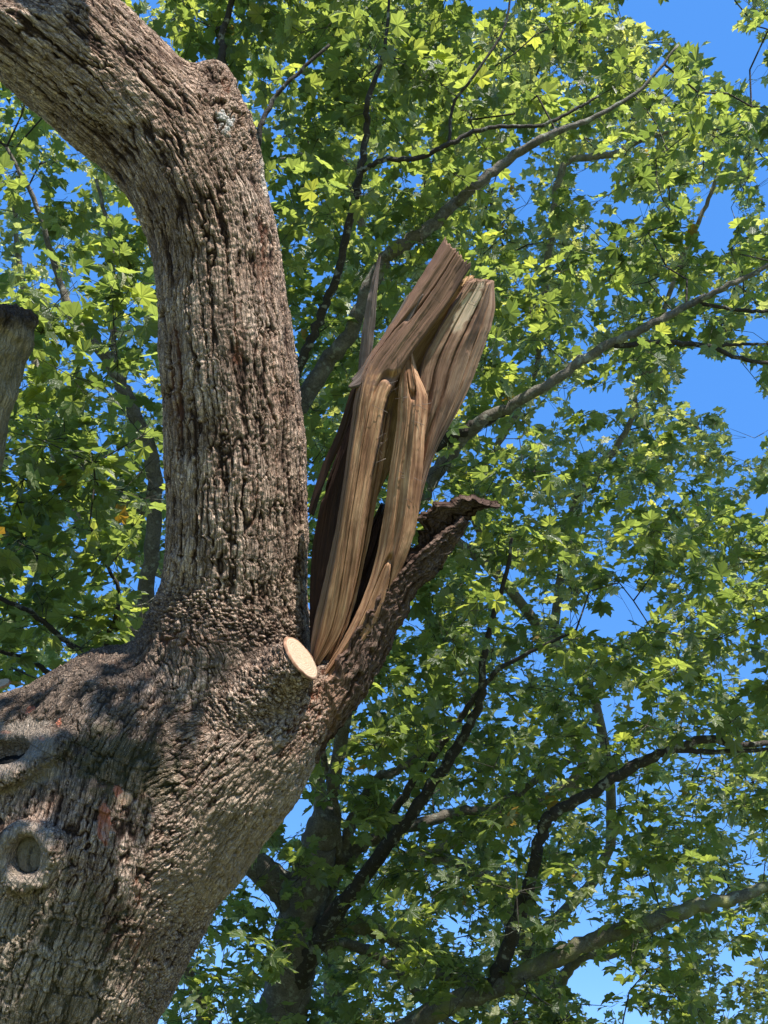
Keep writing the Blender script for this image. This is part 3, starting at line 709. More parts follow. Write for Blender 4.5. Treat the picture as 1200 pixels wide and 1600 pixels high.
slab('split_wood', [(500, 1060, d0 - .02, 512, 1064, d0 - .02), (547, 980, d0 - .02, 588, 988, d0), (579, 900, d0, 624, 900, d0), (597, 820, d0, 649, 826, d0), (608, 740, d0, 659, 748, d0),
                    (619, 670, d0, 664, 678, d0), (623, 610, d0 + .01, 668, 622, d0 + .01), (628, 572, d0 + .02, 652, 580, d0 + .03), (636, 526, d0 + .05, 640, 528, d0 + .06)],
     M_WOOD, thick=[.02, .05, .07, .07, .05, .03], crease=.6, bow=[.01, .03, .035, .04, .04, .03, .01], seed=8, ragged=(.0, .03), nl=220, crack=.018,
     label='long pale brown strip right of the gap')
slab('split_wood', [(634, 830, d0 + .06, 648, 838, d0 + .06), (646, 760, d0 + .05, 662, 765, d0 + .06), (653, 690, d0 + .04, 684, 700, d0 + .08), (655, 622, d0 + .04, 724, 628, d0 + .12), (664, 562, d0 + .05, 754, 553, d0 + .14), (700, 494, d0 + .06, 773, 490, d0 + .16), (737, 438, d0 + .06, 772, 442, d0 + .16)],
     M_OLDW2, thick=[.02, .04, .06, .07, .07], crease=.52, bow=[.01, .03, .05, .06, .05], seed=48, ragged=(.0, .010), nl=200, na=80, crack=.022,
     label='broad split slab with a square top end', stains=st_patch([(733, 478, 13, 46, .55, (.62, .47, .33), .85)]))  # pale patch paints sunlight along the slab's upper left edge
slab('split_wood', [(586, 775, d0 + .11, 590, 776, d0 + .11), (590, 680, d0 + .10, 628, 690, d0 + .12), (606, 610, d0 + .10, 640, 620, d0 + .13), (640, 545, d0 + .10, 676, 545, d0 + .14), (685, 490, d0 + .10, 712, 492, d0 + .14), (716, 448, d0 + .10, 738, 446, d0 + .14)],
     M_TAN, thick=.03, bow=-.01, seed=12, label='tan inner wood between the two slabs')
slab('split_wood', [(505, 1040, d0 + .06, 512, 1044, d0 + .06), (528, 965, d0 + .06, 547, 968, d0 + .06), (550, 890, d0 + .06, 566, 894, d0 + .06), (560, 820, d0 + .06, 581, 822, d0 + .06), (574, 740, d0 + .06, 596, 740, d0 + .07), (590, 650, d0 + .06, 611, 655, d0 + .07)],
     M_WOOD, thick=.03, bow=.01, seed=15, label='thin brown sliver between the two slabs')
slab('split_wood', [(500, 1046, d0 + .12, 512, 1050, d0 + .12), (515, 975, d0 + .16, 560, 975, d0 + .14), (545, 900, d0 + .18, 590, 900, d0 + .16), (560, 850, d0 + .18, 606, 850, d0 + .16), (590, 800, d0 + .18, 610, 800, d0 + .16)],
     M_DARKW, thick=.04, bow=.01, seed=18, label='heartwood deep in the split, shade painted into its near-black tone')  # near-black slab fills the gap as painted shade
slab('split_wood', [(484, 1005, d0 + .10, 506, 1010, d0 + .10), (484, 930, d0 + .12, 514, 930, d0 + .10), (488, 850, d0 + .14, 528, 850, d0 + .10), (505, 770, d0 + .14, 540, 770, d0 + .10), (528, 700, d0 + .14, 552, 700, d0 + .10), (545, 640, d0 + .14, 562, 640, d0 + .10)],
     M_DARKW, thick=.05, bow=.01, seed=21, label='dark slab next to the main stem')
slab('splinter', [(480, 800, d0 + .06, 490, 806, d0 + .06), (502, 730, d0 + .06, 514, 735, d0 + .06), (528, 672, d0 + .05, 541, 676, d0 + .05), (548, 610, d0 + .04, 560, 616, d0 + .04), (562, 578, d0 + .04, 570, 580, d0 + .04)],
     M_DARKW, thick=.02, na=14, nl=80, bow=.005, fib=.003, crack=.004, seed=24)
slab('splinter', [(555, 640, d0 + .2, 568, 640, d0 + .2), (561, 560, d0 + .2, 580, 562, d0 + .2), (568, 500, d0 + .2, 586, 505, d0 + .2), (578, 450, d0 + .2, 590, 452, d0 + .2), (590, 405, d0 + .22, 594, 406, d0 + .22)],
     M_GREYW, thick=.02, na=14, nl=80, bow=.008, fib=.004, crack=.006, seed=27, label='grey splinter standing behind the leaning slab')
slab('splinter', [(548, 592, d0 + .02, 556, 598, d0), (566, 572, d0 + .02, 580, 586, d0), (590, 546, d0 + .03, 604, 560, d0), (624, 500, d0 + .03, 634, 512, d0), (655, 446, d0 + .04, 662, 458, d0)],
     M_GREYW, thick=.015, na=14, nl=80, bow=.004, fib=.003, crack=.004, seed=29)
slab('bark_flap', [(470, 1150, d0 - .05, 452, 1235, d0 + .05), (496, 1085, d0 - .05, 510, 1168, d0 + .05), (520, 1045, d0 - .04, 553, 1108, d0 + .06), (562, 975, d0 - .03, 594, 1040, d0 + .08), (600, 925, d0 - .02, 620, 985, d0 + .10), (630, 890, d0, 652, 928, d0 + .12),
                   (662, 860, d0 + .02, 684, 884, d0 + .14), (690, 832, d0 + .04, 708, 850, d0 + .16), (718, 804, d0 + .06, 724, 816, d0 + .14)],
     M_BARK, thick=[.05, .05, .04, .03, .03, .02], bow=[.05, .05, .025, .015, .01, .01], seed=34, ragged=(.0, .02), nl=240, na=64, bark=True, edge=.045, crease=.5,
     label='dark strip of bark running up the right side of the tear', stains=st_patch([('all', (.080, .044, .032), .78), (500, 1110, 34, 60, .5, (.34, .19, .12), .6), (690, 850, 90, 60, -.6, (.05, .03, .024), .6)]))
slab('bark_flap', [(592, 940, d0 + .08, 612, 955, d0 + .08), (622, 890, d0 + .07, 655, 900, d0 + .09), (643, 842, d0 + .07, 690, 858, d0 + .12), (658, 812, d0 + .07, 708, 832, d0 + .13), (688, 790, d0 + .07, 722, 812, d0 + .13), (716, 778, d0 + .08, 738, 800, d0 + .13), (744, 778, d0 + .09, 752, 792, d0 + .12), (773, 785, d0 + .1, 774, 788, d0 + .11)],
     M_BARK, thick=[.02, .04, .05, .05, .04, .02], bow=[.0, -.01, .01, .02, .01], seed=37, nl=150, na=50, bark=True, edge=.09, ragged=(0, .02),
     label='blackish torn bark curling to a pointed tip', stains=st_patch([('all', (.040, .020, .015), .86)]))
# loose fibres
fv, ff, ftt = [], [], []; base = 0
for k in range(46):
    x, y = rnd.choice([(600, 660), (596, 700), (620, 600), (640, 640), (556, 600), (690, 470), (640, 760), (545, 850), (590, 960), (735, 450), (700, 850), (500, 1090), (560, 700), (665, 640)])
    x += rnd.uniform(-10, 10); y += rnd.uniform(-30, 30)
    p = W(x, y, d0 - .03); dr = (rnd.uniform(-1, 1) * RT + rnd.uniform(-.2, 1.2) * UP + rnd.uniform(-.5, .1) * FWD); dr = nk(dr) * rnd.uniform(.03, .10)
    bend = .02 * (rnd.uniform(-1, 1) * RT + rnd.uniform(-1, 1) * UP)
    P_ = [p, p + dr * .5 + bend, p + dr + bend * .5]; v_, f_, t_ = tube(catmull(P_, 5), np.linspace(.0016, .0004, 5), 3)
    fv.append(v_); ff.append(f_ + base); ftt.append(t_ + base); base += len(v_)
fo = mesh_np('loose_fibres', np.vstack(fv), [np.vstack(ff), np.vstack(ftt)], M_GREYW, TREE, uv=np.vstack(fv)[:, :2], attrs={'stain': np.zeros((base, 4))}); fo['kind'] = 'stuff'
print('old tree', round(time.time() - T0, 1))

# ------------------------------------------------------------------ background maples
class Skeleton:
    def __init__(s):
        s.P = np.zeros((60000, 3)); s.n = 0; s.par = np.full(60000, -1); s.R = np.zeros(60000)
    def add(s, p, par, r=0.0):
        s.P[s.n] = p; s.par[s.n] = par; s.R[s.n] = r; s.n += 1; return s.n - 1
def build_limbs(tree, rows_list, sk):
    for name, m, rows, label in rows_list:
        A = np.array([[*W(a, b, d), 1.0 * w_ / FPX * d / 2] for a, b, w_, d in rows])
        n = max(8, int(len(rows) * 7)); S_ = catmull(A, n)
        thick_ = S_[:, 3].max() > .05
        g_ = np.random.default_rng(len(rows) * 13 + int(rows[0][0]) % 97)
        wob = np.clip(S_[:, 3], .006, .04)[:, None] * .22
        S_[1:-1, :3] += g_.normal(0, 1, (n - 2, 3)) * wob[1:-1]
        S_[:, 3] *= 1 + g_.normal(0, .03, n)
        v_, f_, t_ = tube(S_[:, :3], S_[:, 3], 14 if thick_ else 8, .035, 3)
        o = mesh_np(name, v_, [f_, t_], m, tree)
        if label: o['label'] = label
        prev = -1
        for row in S_: prev = sk.add(row[:3], prev, row[3])

# leaf outlines: five toothed lobes, folded along the veins
half = [(0, 1.0), (9, .82), (14, .84), (23, .60), (33, .74), (42, .82), (49, .96), (56, .80), (66, .76), (76, .56), (90, .66), (102, .76), (118, .58), (146, .48)]
half_far = [(0, 1.0), (21, .64), (47, .95), (75, .56), (101, .76), (142, .48)]
def leaf_mesh(curl, fold, droop, skew, half=half, stalk=True):
    pts = [(a, r) for a, r in half] + [(-a, r) for a, r in half[:0:-1]]
    V_, uv = [(0, 0, 0)], [(0, 0)]
    for a, r in pts:
        t_ = math.radians(a); r2 = r * (1 + skew * math.sin(3 * t_ + 1)) * .92
        x, y = r2 * math.sin(t_), r2 * math.cos(t_) 
        lobe = abs(math.sin(math.radians(a * 180 / 50))) if abs(a) < 100 else .4
        z = -curl * r2 * r2 + fold * .7 * lobe * r2 - droop * max(0, y) * max(0, y) + .12 * abs(x)
        V_.append((x, y, z)); uv.append((r2 * math.sin(t_), r2 * math.cos(t_)))
    n = len(pts)
    if not stalk: return np.array(V_, np.float32), np.array([(0, i + 1, i) for i in range(1, n) if i != len(half)] + [(0, 1, n)], np.int32), np.array(uv, np.float32)
    T_ = [(0, i + 1, i) if i < n else None for i in range(1, n)] + [(0, 1, n)]
    T_ = [t_ for t_ in T_ if t_ and not (t_[1] == half.__len__() + 1 and t_[2] == half.__len__())]
    # stalk: a thin ribbon pair from the foot backwards
    b0 = len(V_)
    for (yy, zz) in ((-.45, .10), (-.95, .28)):
        for ox, oz in ((.014, 0), (-.014, 0), (0, .02)): V_.append((ox, yy, zz + oz)); uv.append((0, .3))
    V_ += [(.016, -.02, 0), (-.016, -.02, 0)]; uv += [(0, .1)] * 2
    T_ += [(0, b0, b0 + 6), (0, b0 + 7, b0 + 1)]
    k_ = b0
    T_ += [(0, k_ + 1, k_), (0, k_ + 2, k_ + 1), (0, k_, k_ + 2)]
    T_ += [(k_, k_ + 1, k_ + 4), (k_, k_ + 4, k_ + 3), (k_ + 1, k_ + 2, k_ + 5), (k_ + 1, k_ + 5, k_ + 4)]
    T_ = [t_ for t_ in T_ if b0 + 6 not in t_ and b0 + 7 not in t_]
    return np.array(V_, np.float32), np.array(T_, np.int32), np.array(uv, np.float32)
SHP = [(.10, .10, .12, .03), (.22, .16, .20, -.06), (.02, .20, .05, .08), (.34, .10, .30, .05), (-.12, .16, .10, -.04), (.18, .26, .38, .0), (.05, .05, .5, .1), (-.05, .30, -.2, -.08), (.30, .34, .1, .12), (.5, .05, .1, -.1)]
LEAVES = [leaf_mesh(*a) for a in SHP]; LEAVES_FAR = [leaf_mesh(*a, half=half_far, stalk=False) for a in SHP]

# where open sky shows in the photograph: the crown has gaps there
HOLES = [(1075, 25, 105, 45), (1150, 85, 60, 52), (1000, 10, 45, 26), (1195, 150, 40, 30), (930, 285, 42, 26), (1122, 350, 38, 62), (985, 330, 28, 22), (1185, 515, 48, 26), (1120, 600, 78, 50), (1172, 650, 45, 42), (1085, 570, 34, 26), (935, 625, 62, 22),
         (850, 650, 26, 16), (820, 790, 18, 12), (1185, 785, 26, 30), (940, 975, 60, 24), (985, 920, 14, 34), (945, 1130, 14, 55), (925, 1530, 52, 40), (900, 1455, 46, 18), (775, 8, 36, 22), (800, 690, 20, 14),
         (1190, 280, 16, 36), (1030, 110, 22, 18), (1110, 455, 26, 12), (190, 325, 18, 14), (140, 230, 14, 20), (850, 1400, 14, 34), (700, 790, 10, 24), (960, 1250, 10, 28), (1140, 1500, 30, 16), (150, 430, 12, 22),
         (1000, 1590, 40, 14), (640, 290, 10, 12), (820, 330, 22, 12), (1170, 700, 40, 20), (700, 610, 10, 16), (800, 555, 12, 16), (500, 95, 12, 8), (470, 1235, 12, 16), (105, 540, 10, 12), (150, 560, 22, 8)]
HA = np.array(HOLES, float)
def in_hole(P, soft=.25, seed=1):
    x, y, d = PROJ(P); m = np.zeros(len(P))
    nz = fbm(np.asarray(P, np.float32) / .35, seed, 2)
    for hx, hy, rx, ry in HOLES:
        e = np.sqrt(((x - hx) / rx)**2 + ((y - hy) / ry)**2) * 1.25 + soft * nz
        m = np.maximum(m, e < 1.0)
    return m > 0

def over_limb(P):
    "in front of one of the bare limbs that the photograph shows clear of leaves"
    x, y, d = PROJ(P); m = np.zeros(len(P), bool)
    for name, mm, rows, lab in LA:
        if tuple(rows[0][:2]) not in ((462, 1540), (440, 1650), (768, 1548), (520, 1240), (420, 1180), (430, 760), (960, 540), (568, 265), (180, 1180), (532, 1340), (480, 1420)): continue
        for (a, b, w_, da), (c, e, w2, db) in zip(rows[:-1], rows[1:]):
            ux, uy = c - a, e - b; t = np.clip(((x - a) * ux + (y - b) * uy) / (ux * ux + uy * uy), 0, 1)
            m |= (np.hypot(x - a - t * ux, y - b - t * uy) < max(w_, w2) * .5 + 12) & (d < da + .2)
    return m
def crown(tree, sk, clumps, mat_leaf, leaf_size, per, seed, clump_r, twig_mat, shapes, ids, gap, hidden=None):
    g_ = np.random.default_rng(seed)
    clumps = clumps[~in_hole(clumps, .2, seed)]
    base_n = sk.n
    d0_ = np.empty(len(clumps))
    for i in range(len(clumps)): d0_[i] = np.min(((sk.P[:sk.n:3] - clumps[i])**2).sum(1))
    order = np.argsort(d0_)
    ends = []
    for ci in order:
        c = clumps[ci]; D_ = ((sk.P[:sk.n] - c)**2).sum(1); k_ = int(np.argmin(D_)); L_ = math.sqrt(D_[k_])
        if L_ < .02: continue
        mx_, my_, _m = PROJ(sk.P[k_] * .5 + c * .5)
        if L_ > .35 and (((mx_ - HA[:, 0]) / HA[:, 2])**2 + ((my_ - HA[:, 1]) / HA[:, 3])**2 < .75).any(): continue
        a = sk.P[k_].copy(); n = min(9, max(1, int(L_ / .22)))
        bow_ = g_.normal(0, 1, 3) * L_ * .10 + np.array((0, 0, .08 * L_))
        pr = k_
        for j in range(1, n + 1):
            t_ = j / n; p = a + (c - a) * t_ + bow_ * math.sin(math.pi * t_) + g_.normal(0, .012, 3) * (t_ < 1)
            if sk.n >= len(sk.P) - 2: break
            pr = sk.add(p, pr, 0.0)
        ends.append(pr)
    # thickness from the tips inwards
    n = sk.n; acc = np.zeros(n)
    for i in range(n - 1, base_n - 1, -1):
        if acc[i] == 0: acc[i] = .0021**2.3
        sk.R[i] = min(acc[i]**(1 / 2.3), .03)
        p = sk.par[i]
        if p >= base_n: acc[p] += acc[i]
    # twigs as one joined mesh of 4-sided segments
    idx = np.arange(base_n, n); A_ = sk.P[sk.par[idx]]; B_ = sk.P[idx]
    rb = sk.R[idx]; ra = np.where(sk.par[idx] >= base_n, sk.R[sk.par[idx]], np.minimum(sk.R[sk.par[idx]], rb * 1.3))
    # twiglets and leaf sites
    ends = np.array(ends); m_ = len(ends)
    E = sk.P[ends]
    ntw = 4
    dirs = g_.normal(0, 1, (m_, ntw, 3)); dirs[:, :, 2] = dirs[:, :, 2] * .55 + .10; dirs /= np.linalg.norm(dirs, axis=2)[:, :, None]
    tl = g_.uniform(.35, 1.0, (m_, ntw, 1)) * clump_r
    Tp = E[:, None, :] + dirs * tl
    A2 = np.repeat(E, ntw, 0); B2 = Tp.reshape(-1, 3); okt = ~in_hole(B2, .22, seed + 1); A2, B2 = A2[okt], B2[okt]
    A_ = np.vstack([A_, A2]); B_ = np.vstack([B_, B2]); ra = np.concatenate([ra, np.full(len(A2), .0028)]); rb = np.concatenate([rb, np.full(len(A2), .0016)])
    T_ = B_ - A_; T_ /= np.linalg.norm(T_, axis=1)[:, None] + 1e-9
    r_ = np.cross(T_, (.31, .22, .92)); r_ /= np.linalg.norm(r_, axis=1)[:, None] + 1e-9; s_ = np.cross(T_, r_)
    k = 4; th = np.arange(k) * 2 * math.pi / k
    ring = np.cos(th)[None, :, None] * r_[:, None, :] + np.sin(th)[None, :, None] * s_[:, None, :]
    V_ = np.concatenate([A_[:, None, :] + ring * ra[:, None, None], B_[:, None, :] + ring * rb[:, None, None]], 1)
    b_ = (np.arange(len(A_)) * 2 * k)[:, None]
    Q_ = np.concatenate([np.stack([b_[:, 0] + j, b_[:, 0] + (j + 1) % k, b_[:, 0] + k + (j + 1) % k, b_[:, 0] + k + j], -1) for j in range(k)])
    tw = mesh_np('twigs', V_.reshape(-1, 3), Q_, twig_mat, tree); tw['kind'] = 'stuff'
    # leaves: around each twiglet end
    reps = per // ntw
    site = np.repeat(B2, reps, 0); root = np.repeat(A2, reps, 0)
    f_ = g_.uniform(.25, 1.05, (len(site), 1)); site = root + (site - root) * f_
    nL = len(site)
    out = g_.normal(0, 1, (nL, 3)); out[:, 2] = out[:, 2] * .35 - .15; out += .7 * (site - root) / clump_r; out /= np.linalg.norm(out, axis=1)[:, None]
    nrm = g_.normal(0, .58, (nL, 3)) + np.array((-.10, -.22, 1.0)); nrm -= out * (nrm * out).sum(1)[:, None]; nrm /= np.linalg.norm(nrm, axis=1)[:, None] + 1e-9
    x_ = np.cross(out, nrm)
    sz = leaf_size * g_.uniform(.55, 1.2, nL)
    pos = site + out * sz[:, None] * .95
    keep = ~in_hole(pos, .22, seed + 1)
    lx, ly, ld = PROJ(pos)
    keep &= ~(over_limb(pos) & (g_.random(len(pos)) < .72))
    if hidden is not None: keep &= ~hidden(pos)
    pos, x_, out, nrm, sz = pos[keep], x_[keep], out[keep], nrm[keep], sz[keep]
    return dict(tree=tree, pos=pos, x=x_, y=out, z=nrm, s=sz, var=g_.integers(0, len(shapes), len(pos)), mat=mat_leaf, shapes=shapes, ids=ids, gap=gap)

def leaf_geo(c, sel):
    V0 = np.stack([l[0] for l in c['shapes']])[c['var'][sel]]          # (n, k, 3)
    R_ = np.stack([c['x'][sel], c['y'][sel], c['z'][sel]], 1) * c['s'][sel][:, None, None]
    return (V0 @ R_ + c['pos'][sel][:, None, :]).astype(np.float32)

MAPLE = empty('sycamore_maple', (*W(430, 1640, 9.4)[:2], 0.0))
tag(MAPLE, 'leafy maple whose grey trunk and dark limbs spread out behind the broken tree', 'tree')
foot = W(425, 1660, 9.4)
skA = Skeleton()
LA = [('trunk', M_LIMB, [(430, 1660, 80, 9.4), (444, 1580, 78, 9.3), (462, 1480, 74, 9.2), (478, 1400, 68, 9.1), (496, 1325, 58, 9.05), (514, 1268, 44, 9.0)], None),
      ('limb', M_LIMB, [(480, 1420, 60, 9.15), (440, 1385, 50, 9.1), (398, 1350, 42, 9.0), (340, 1300, 38, 8.9), (260, 1180, 34, 8.6), (215, 1040, 30, 8.4), (235, 880, 26, 8.3), (240, 730, 24, 8.2), (200, 625, 22, 8.1), (168, 560, 20, 8.0), (112, 490, 15, 8.0), (90, 430, 10, 8.0), (60, 330, 8, 7.9), (10, 230, 5, 7.8)], None),
      ('limb', M_LIMB, [(180, 590, 11, 8.05), (176, 520, 10, 8.0), (176, 440, 9, 8.0), (172, 370, 7, 8.0), (150, 280, 5, 8)], None),
      ('limb', M_LIMB, [(235, 800, 18, 8.25), (170, 760, 15, 8.3), (100, 695, 14, 8.4), (60, 660, 13, 8.4), (10, 630, 11, 8.5), (-80, 600, 9, 8.5)], None),
      ('limb', M_LIMB_D, [(462, 1540, 42, 9.2), (490, 1480, 34, 9.0), (545, 1400, 26, 8.8), (600, 1330, 22, 8.6), (660, 1250, 19, 8.5), (715, 1165, 16, 8.4), (750, 1095, 13, 8.3), (762, 1000, 10, 8.2), (790, 900, 7, 8.1), (800, 840, 5, 8.1)], None),
      ('limb', M_LIMB_D, [(602, 1290, 14, 8.7), (650, 1215, 13, 8.5), (700, 1150, 12, 8.4), (745, 1085, 9, 8.3), (790, 1040, 7, 8.2), (900, 985, 5, 8.1)], None),
      ('limb', M_LIMB, [(490, 1445, 32, 9.2), (510, 1390, 26, 9.2), (540, 1345, 24, 9.2), (590, 1305, 20, 9.2), (650, 1290, 18, 9.2), (720, 1268, 16, 9.2), (770, 1262, 14, 9.2), (860, 1205, 10, 9.2), (905, 1180, 8, 9.2)], None),
      ('limb', M_LIMB, [(530, 1350, 20, 9.2), (552, 1280, 17, 9.1), (585, 1220, 14, 9.1), (630, 1200, 12, 9.1), (700, 1140, 8, 9.0)], None),
      ('limb', M_LIMB, [(532, 1340, 15, 9.1), (524, 1260, 12, 9.0), (510, 1200, 11, 8.9), (500, 1140, 9, 8.8), (530, 1060, 7, 8.8), (600, 1000, 5, 8.7)], None),
      ('limb', M_MOSS, [(490, 1450, 26, 9.3), (560, 1448, 24, 9.3), (615, 1468, 22, 9.2), (680, 1520, 20, 9.1), (740, 1535, 19, 9.0), (800, 1545, 12, 9), (900, 1600, 8, 9)], 'moss-greened limb drooping from the trunk'),
      ('limb', M_LIMB, [(480, 1480, 24, 9.4), (530, 1474, 18, 9.5), (600, 1500, 15, 9.6), (680, 1580, 12, 9.7), (760, 1640, 9, 9.8)], None),
      ('limb', M_MOSS, [(440, 1650, 60, 9.3), (520, 1660, 46, 9.0), (620, 1615, 36, 8.6), (700, 1570, 32, 8.4), (770, 1545, 31, 8.3), (850, 1506, 27, 8.2), (930, 1468, 25, 8.1), (1010, 1442, 22, 8.0), (1090, 1418, 22, 8.0), (1200, 1385, 16, 8.0), (1330, 1330, 10, 8)], None),
      ('limb', M_LIMB_D, [(768, 1548, 26, 8.3), (790, 1490, 24, 8.3), (815, 1420, 22, 8.25), (832, 1360, 19, 8.2), (848, 1295, 19, 8.2), (870, 1268, 18, 8.15), (920, 1240, 17, 8.1), (975, 1205, 17, 8.1), (1040, 1175, 15, 8.0), (1100, 1155, 13, 8.0), (1150, 1163, 10, 8.0), (1210, 1160, 8, 8.0), (1300, 1140, 5, 8)], None),
      ('limb', M_LIMB_D, [(1050, 1170, 9, 8.0), (1120, 1175, 8, 8.0), (1210, 1172, 6, 8.0), (1300, 1190, 4, 8)], None),
      ('limb', M_LIMB, [(520, 1240, 20, 8.9), (560, 1000, 26, 8.5), (610, 860, 26, 8.4), (665, 768, 24, 8.3), (700, 715, 22, 8.2), (745, 662, 20, 8.1), (800, 635, 17, 8.0), (870, 590, 16, 7.9), (930, 552, 15, 7.9), (1000, 515, 13, 7.8), (1080, 475, 11, 7.8), (1140, 445, 9, 7.7), (1215, 408, 7, 7.7), (1300, 370, 4, 7.6)], None),
      ('limb', M_LIMB_D, [(665, 705, 18, 8.2), (700, 686, 22, 8.15), (750, 660, 20, 8.1), (800, 636, 14, 8.05)], None),
      ('limb', M_LIMB_D, [(960, 540, 9, 7.85), (1040, 535, 9, 7.8), (1110, 542, 8, 7.8), (1150, 558, 7, 7.8), (1215, 568, 6, 7.8), (1280, 560, 4, 7.8)], None),
      ('limb', M_LIMB_D, [(1090, 474, 6, 7.8), (1150, 484, 6, 7.8), (1215, 487, 5, 7.8)], None), ('limb', M_LIMB_D, [(1110, 541, 6, 7.8), (1160, 538, 5, 7.8), (1215, 538, 4, 7.8)], None),
      ('limb', M_LIMB, [(420, 1180, 30, 8.8), (400, 900, 32, 8.4), (440, 700, 30, 8.2), (490, 600, 28, 8.1), (545, 520, 24, 8.0), (590, 425, 22, 7.9), (625, 385, 21, 7.8), (680, 350, 20, 7.8), (710, 318, 18, 7.8), (750, 285, 16, 7.7), (800, 245, 15, 7.7), (860, 210, 12, 7.6), (925, 185, 8, 7.6), (1000, 140, 6, 7.6), (1060, 70, 4, 7.6)], None),
      ('limb', M_LIMB_D, [(430, 760, 20, 8.2), (455, 620, 16, 8.0), (475, 555, 15, 7.9), (505, 485, 14, 7.8), (530, 420, 13, 7.7), (550, 330, 12, 7.6), (565, 260, 11, 7.5), (574, 200, 10, 7.5), (574, 160, 9, 7.4), (600, 80, 6, 7.4), (610, -20, 4, 7.4)], None),
      ('limb', M_LIMB_D, [(568, 265, 9, 7.5), (600, 250, 8, 7.4), (655, 246, 8, 7.4), (700, 226, 8, 7.3), (745, 204, 7, 7.3), (800, 197, 6, 7.3), (850, 195, 6, 7.3), (900, 170, 5, 7.3), (935, 150, 4, 7.3)], None),
      ('limb', M_LIMB_D, [(702, 224, 6, 7.3), (708, 165, 5, 7.3), (735, 125, 5, 7.2), (785, 50, 4, 7.2), (800, -20, 3, 7.2)], None),
      ('limb', M_LIMB_D, [(170, 1200, 12, 6.9), (155, 1060, 10, 6.3), (170, 1000, 9, 6.2), (186, 930, 7, 6.1), (160, 870, 5, 6.0), (140, 820, 4, 6.0)], None),
      ('limb', M_LIMB_D, [(180, 1180, 12, 6.9), (140, 1042, 11, 6.2), (100, 1000, 9, 6.1), (50, 958, 8, 6.0), (0, 935, 7, 6.0), (-90, 890, 5, 6.0)], None),
      ('limb', M_LIMB_D, [(330, 1230, 20, 8.8), (170, 1200, 14, 7.2), (160, 1150, 11, 6.9), (90, 1065, 9, 6.6), (40, 1030, 7, 6.5), (-40, 1010, 5, 6.4)], None),
      ('limb', M_LIMB, [(430, 1640, 34, 9.4), (340, 1640, 24, 9.2), (310, 1560, 18, 9.2), (285, 1490, 14, 9.1), (270, 1420, 10, 9.1), (230, 1330, 8, 9.0)], None),
      ('limb', M_LIMB_D, [(395, 900, 26, 8.5), (330, 500, 22, 8.0), (330, 250, 18, 7.8), (345, 110, 13, 7.7), (350, 50, 10, 7.7), (380, -60, 8, 7.7), (420, -200, 5, 7.7)], None),
      ('limb', M_LIMB_D, [(395, 900, 22, 8.5), (380, 400, 18, 7.6), (400, 230, 10, 7.2), (425, 160, 7, 7.2), (470, 110, 6, 7.2), (515, 70, 5, 7.2)], None)]
build_limbs(MAPLE, LA, skA)
# part of the trunk below the picture, down to the lawn
tb = np.array([[foot[0], foot[1], 0 - .2, .48], [foot[0], foot[1], .5, .34], [*foot, 92 / FPX * 9.4 / 2]]); tb = catmull(tb, 12)
v_, f_, t_ = tube(tb[:, :3], tb[:, 3], 16, .05); mesh_np('trunk', v_, [f_, t_], M_LIMB, MAPLE)['label'] = 'foot of the trunk'

FAR = empty('far_sycamore', (*W(900, 1500, 15)[:2], 0.0))
tag(FAR, 'sunlit maple farther away with small pale leaves filling the right side', 'tree')
skB = Skeleton()
fx, fy = W(900, 1500, 15)[:2]
LB = [('limb', M_PALE, [(880, 1660, 60, 14.5), (830, 1480, 46, 14), (760, 1380, 34, 13.2), (700, 1345, 20, 12.8), (640, 1340, 16, 12.6)], None),
      ('limb', M_PALE, [(640, 1345, 12, 12.6), (720, 1310, 22, 12.7), (770, 1275, 22, 12.7), (830, 1255, 20, 12.6), (880, 1235, 16, 12.5), (908, 1190, 12, 12.4), (885, 1140, 9, 12.3), (860, 1080, 6, 12.2)], None),
      ('limb', M_PALE, [(860, 1240, 14, 12.6), (920, 1220, 12, 12.6), (1000, 1190, 10, 12.6), (1090, 1160, 8, 12.6)], None),
      ('limb', M_PALE, [(860, 1570, 18, 14.2), (900, 1500, 16, 13), (960, 1488, 14, 12.5), (1040, 1440, 10, 12.3), (1130, 1400, 7, 12.2)], None),
      ('limb', M_PALE, [(830, 1480, 18, 14), (950, 1330, 16, 13.6), (930, 1100, 15, 13.3), (870, 1000, 14, 13.2), (885, 850, 13, 12.9), (900, 780, 12, 12.8), (935, 740, 11, 12.7), (985, 660, 9, 12.6), (1000, 600, 7, 12.6), (1060, 540, 5, 12.5)], None),
      ('limb', M_PALE, [(870, 1020, 18, 13.2), (780, 900, 16, 12.9), (700, 830, 15, 12.7), (715, 780, 14, 12.6), (750, 735, 13, 12.5), (775, 700, 10, 12.4), (830, 600, 8, 12.4), (850, 500, 6, 12.4)], None),
      ('limb', M_PALE, [(780, 900, 14, 12.9), (650, 600, 14, 12.4), (560, 330, 13, 12.1), (530, 243, 12, 12), (490, 242, 11, 12), (450, 248, 10, 12), (420, 255, 8, 12)], None),
      ('limb', M_PALE, [(840, 560, 11, 12.4), (860, 380, 11, 12.2), (880, 262, 11, 12), (925, 246, 11, 12), (965, 238, 10, 12), (1010, 215, 8, 12), (1060, 205, 6, 12), (1140, 200, 5, 12)], None),
      ('limb', M_PALE, [(1000, 600, 8, 12.6), (1060, 420, 8, 12.4), (1100, 330, 7, 12.3), (1130, 250, 5, 12.2)], None),
      ('limb', M_PALE, [(530, 1700, 40, 14.5), (500, 1250, 24, 13.5), (420, 1000, 20, 13), (170, 850, 18, 12.5), (110, 780, 16, 12.4), (60, 600, 12, 12.3), (30, 400, 9, 12.3), (20, 300, 6, 12)], None)]
build_limbs(FAR, LB, skB)
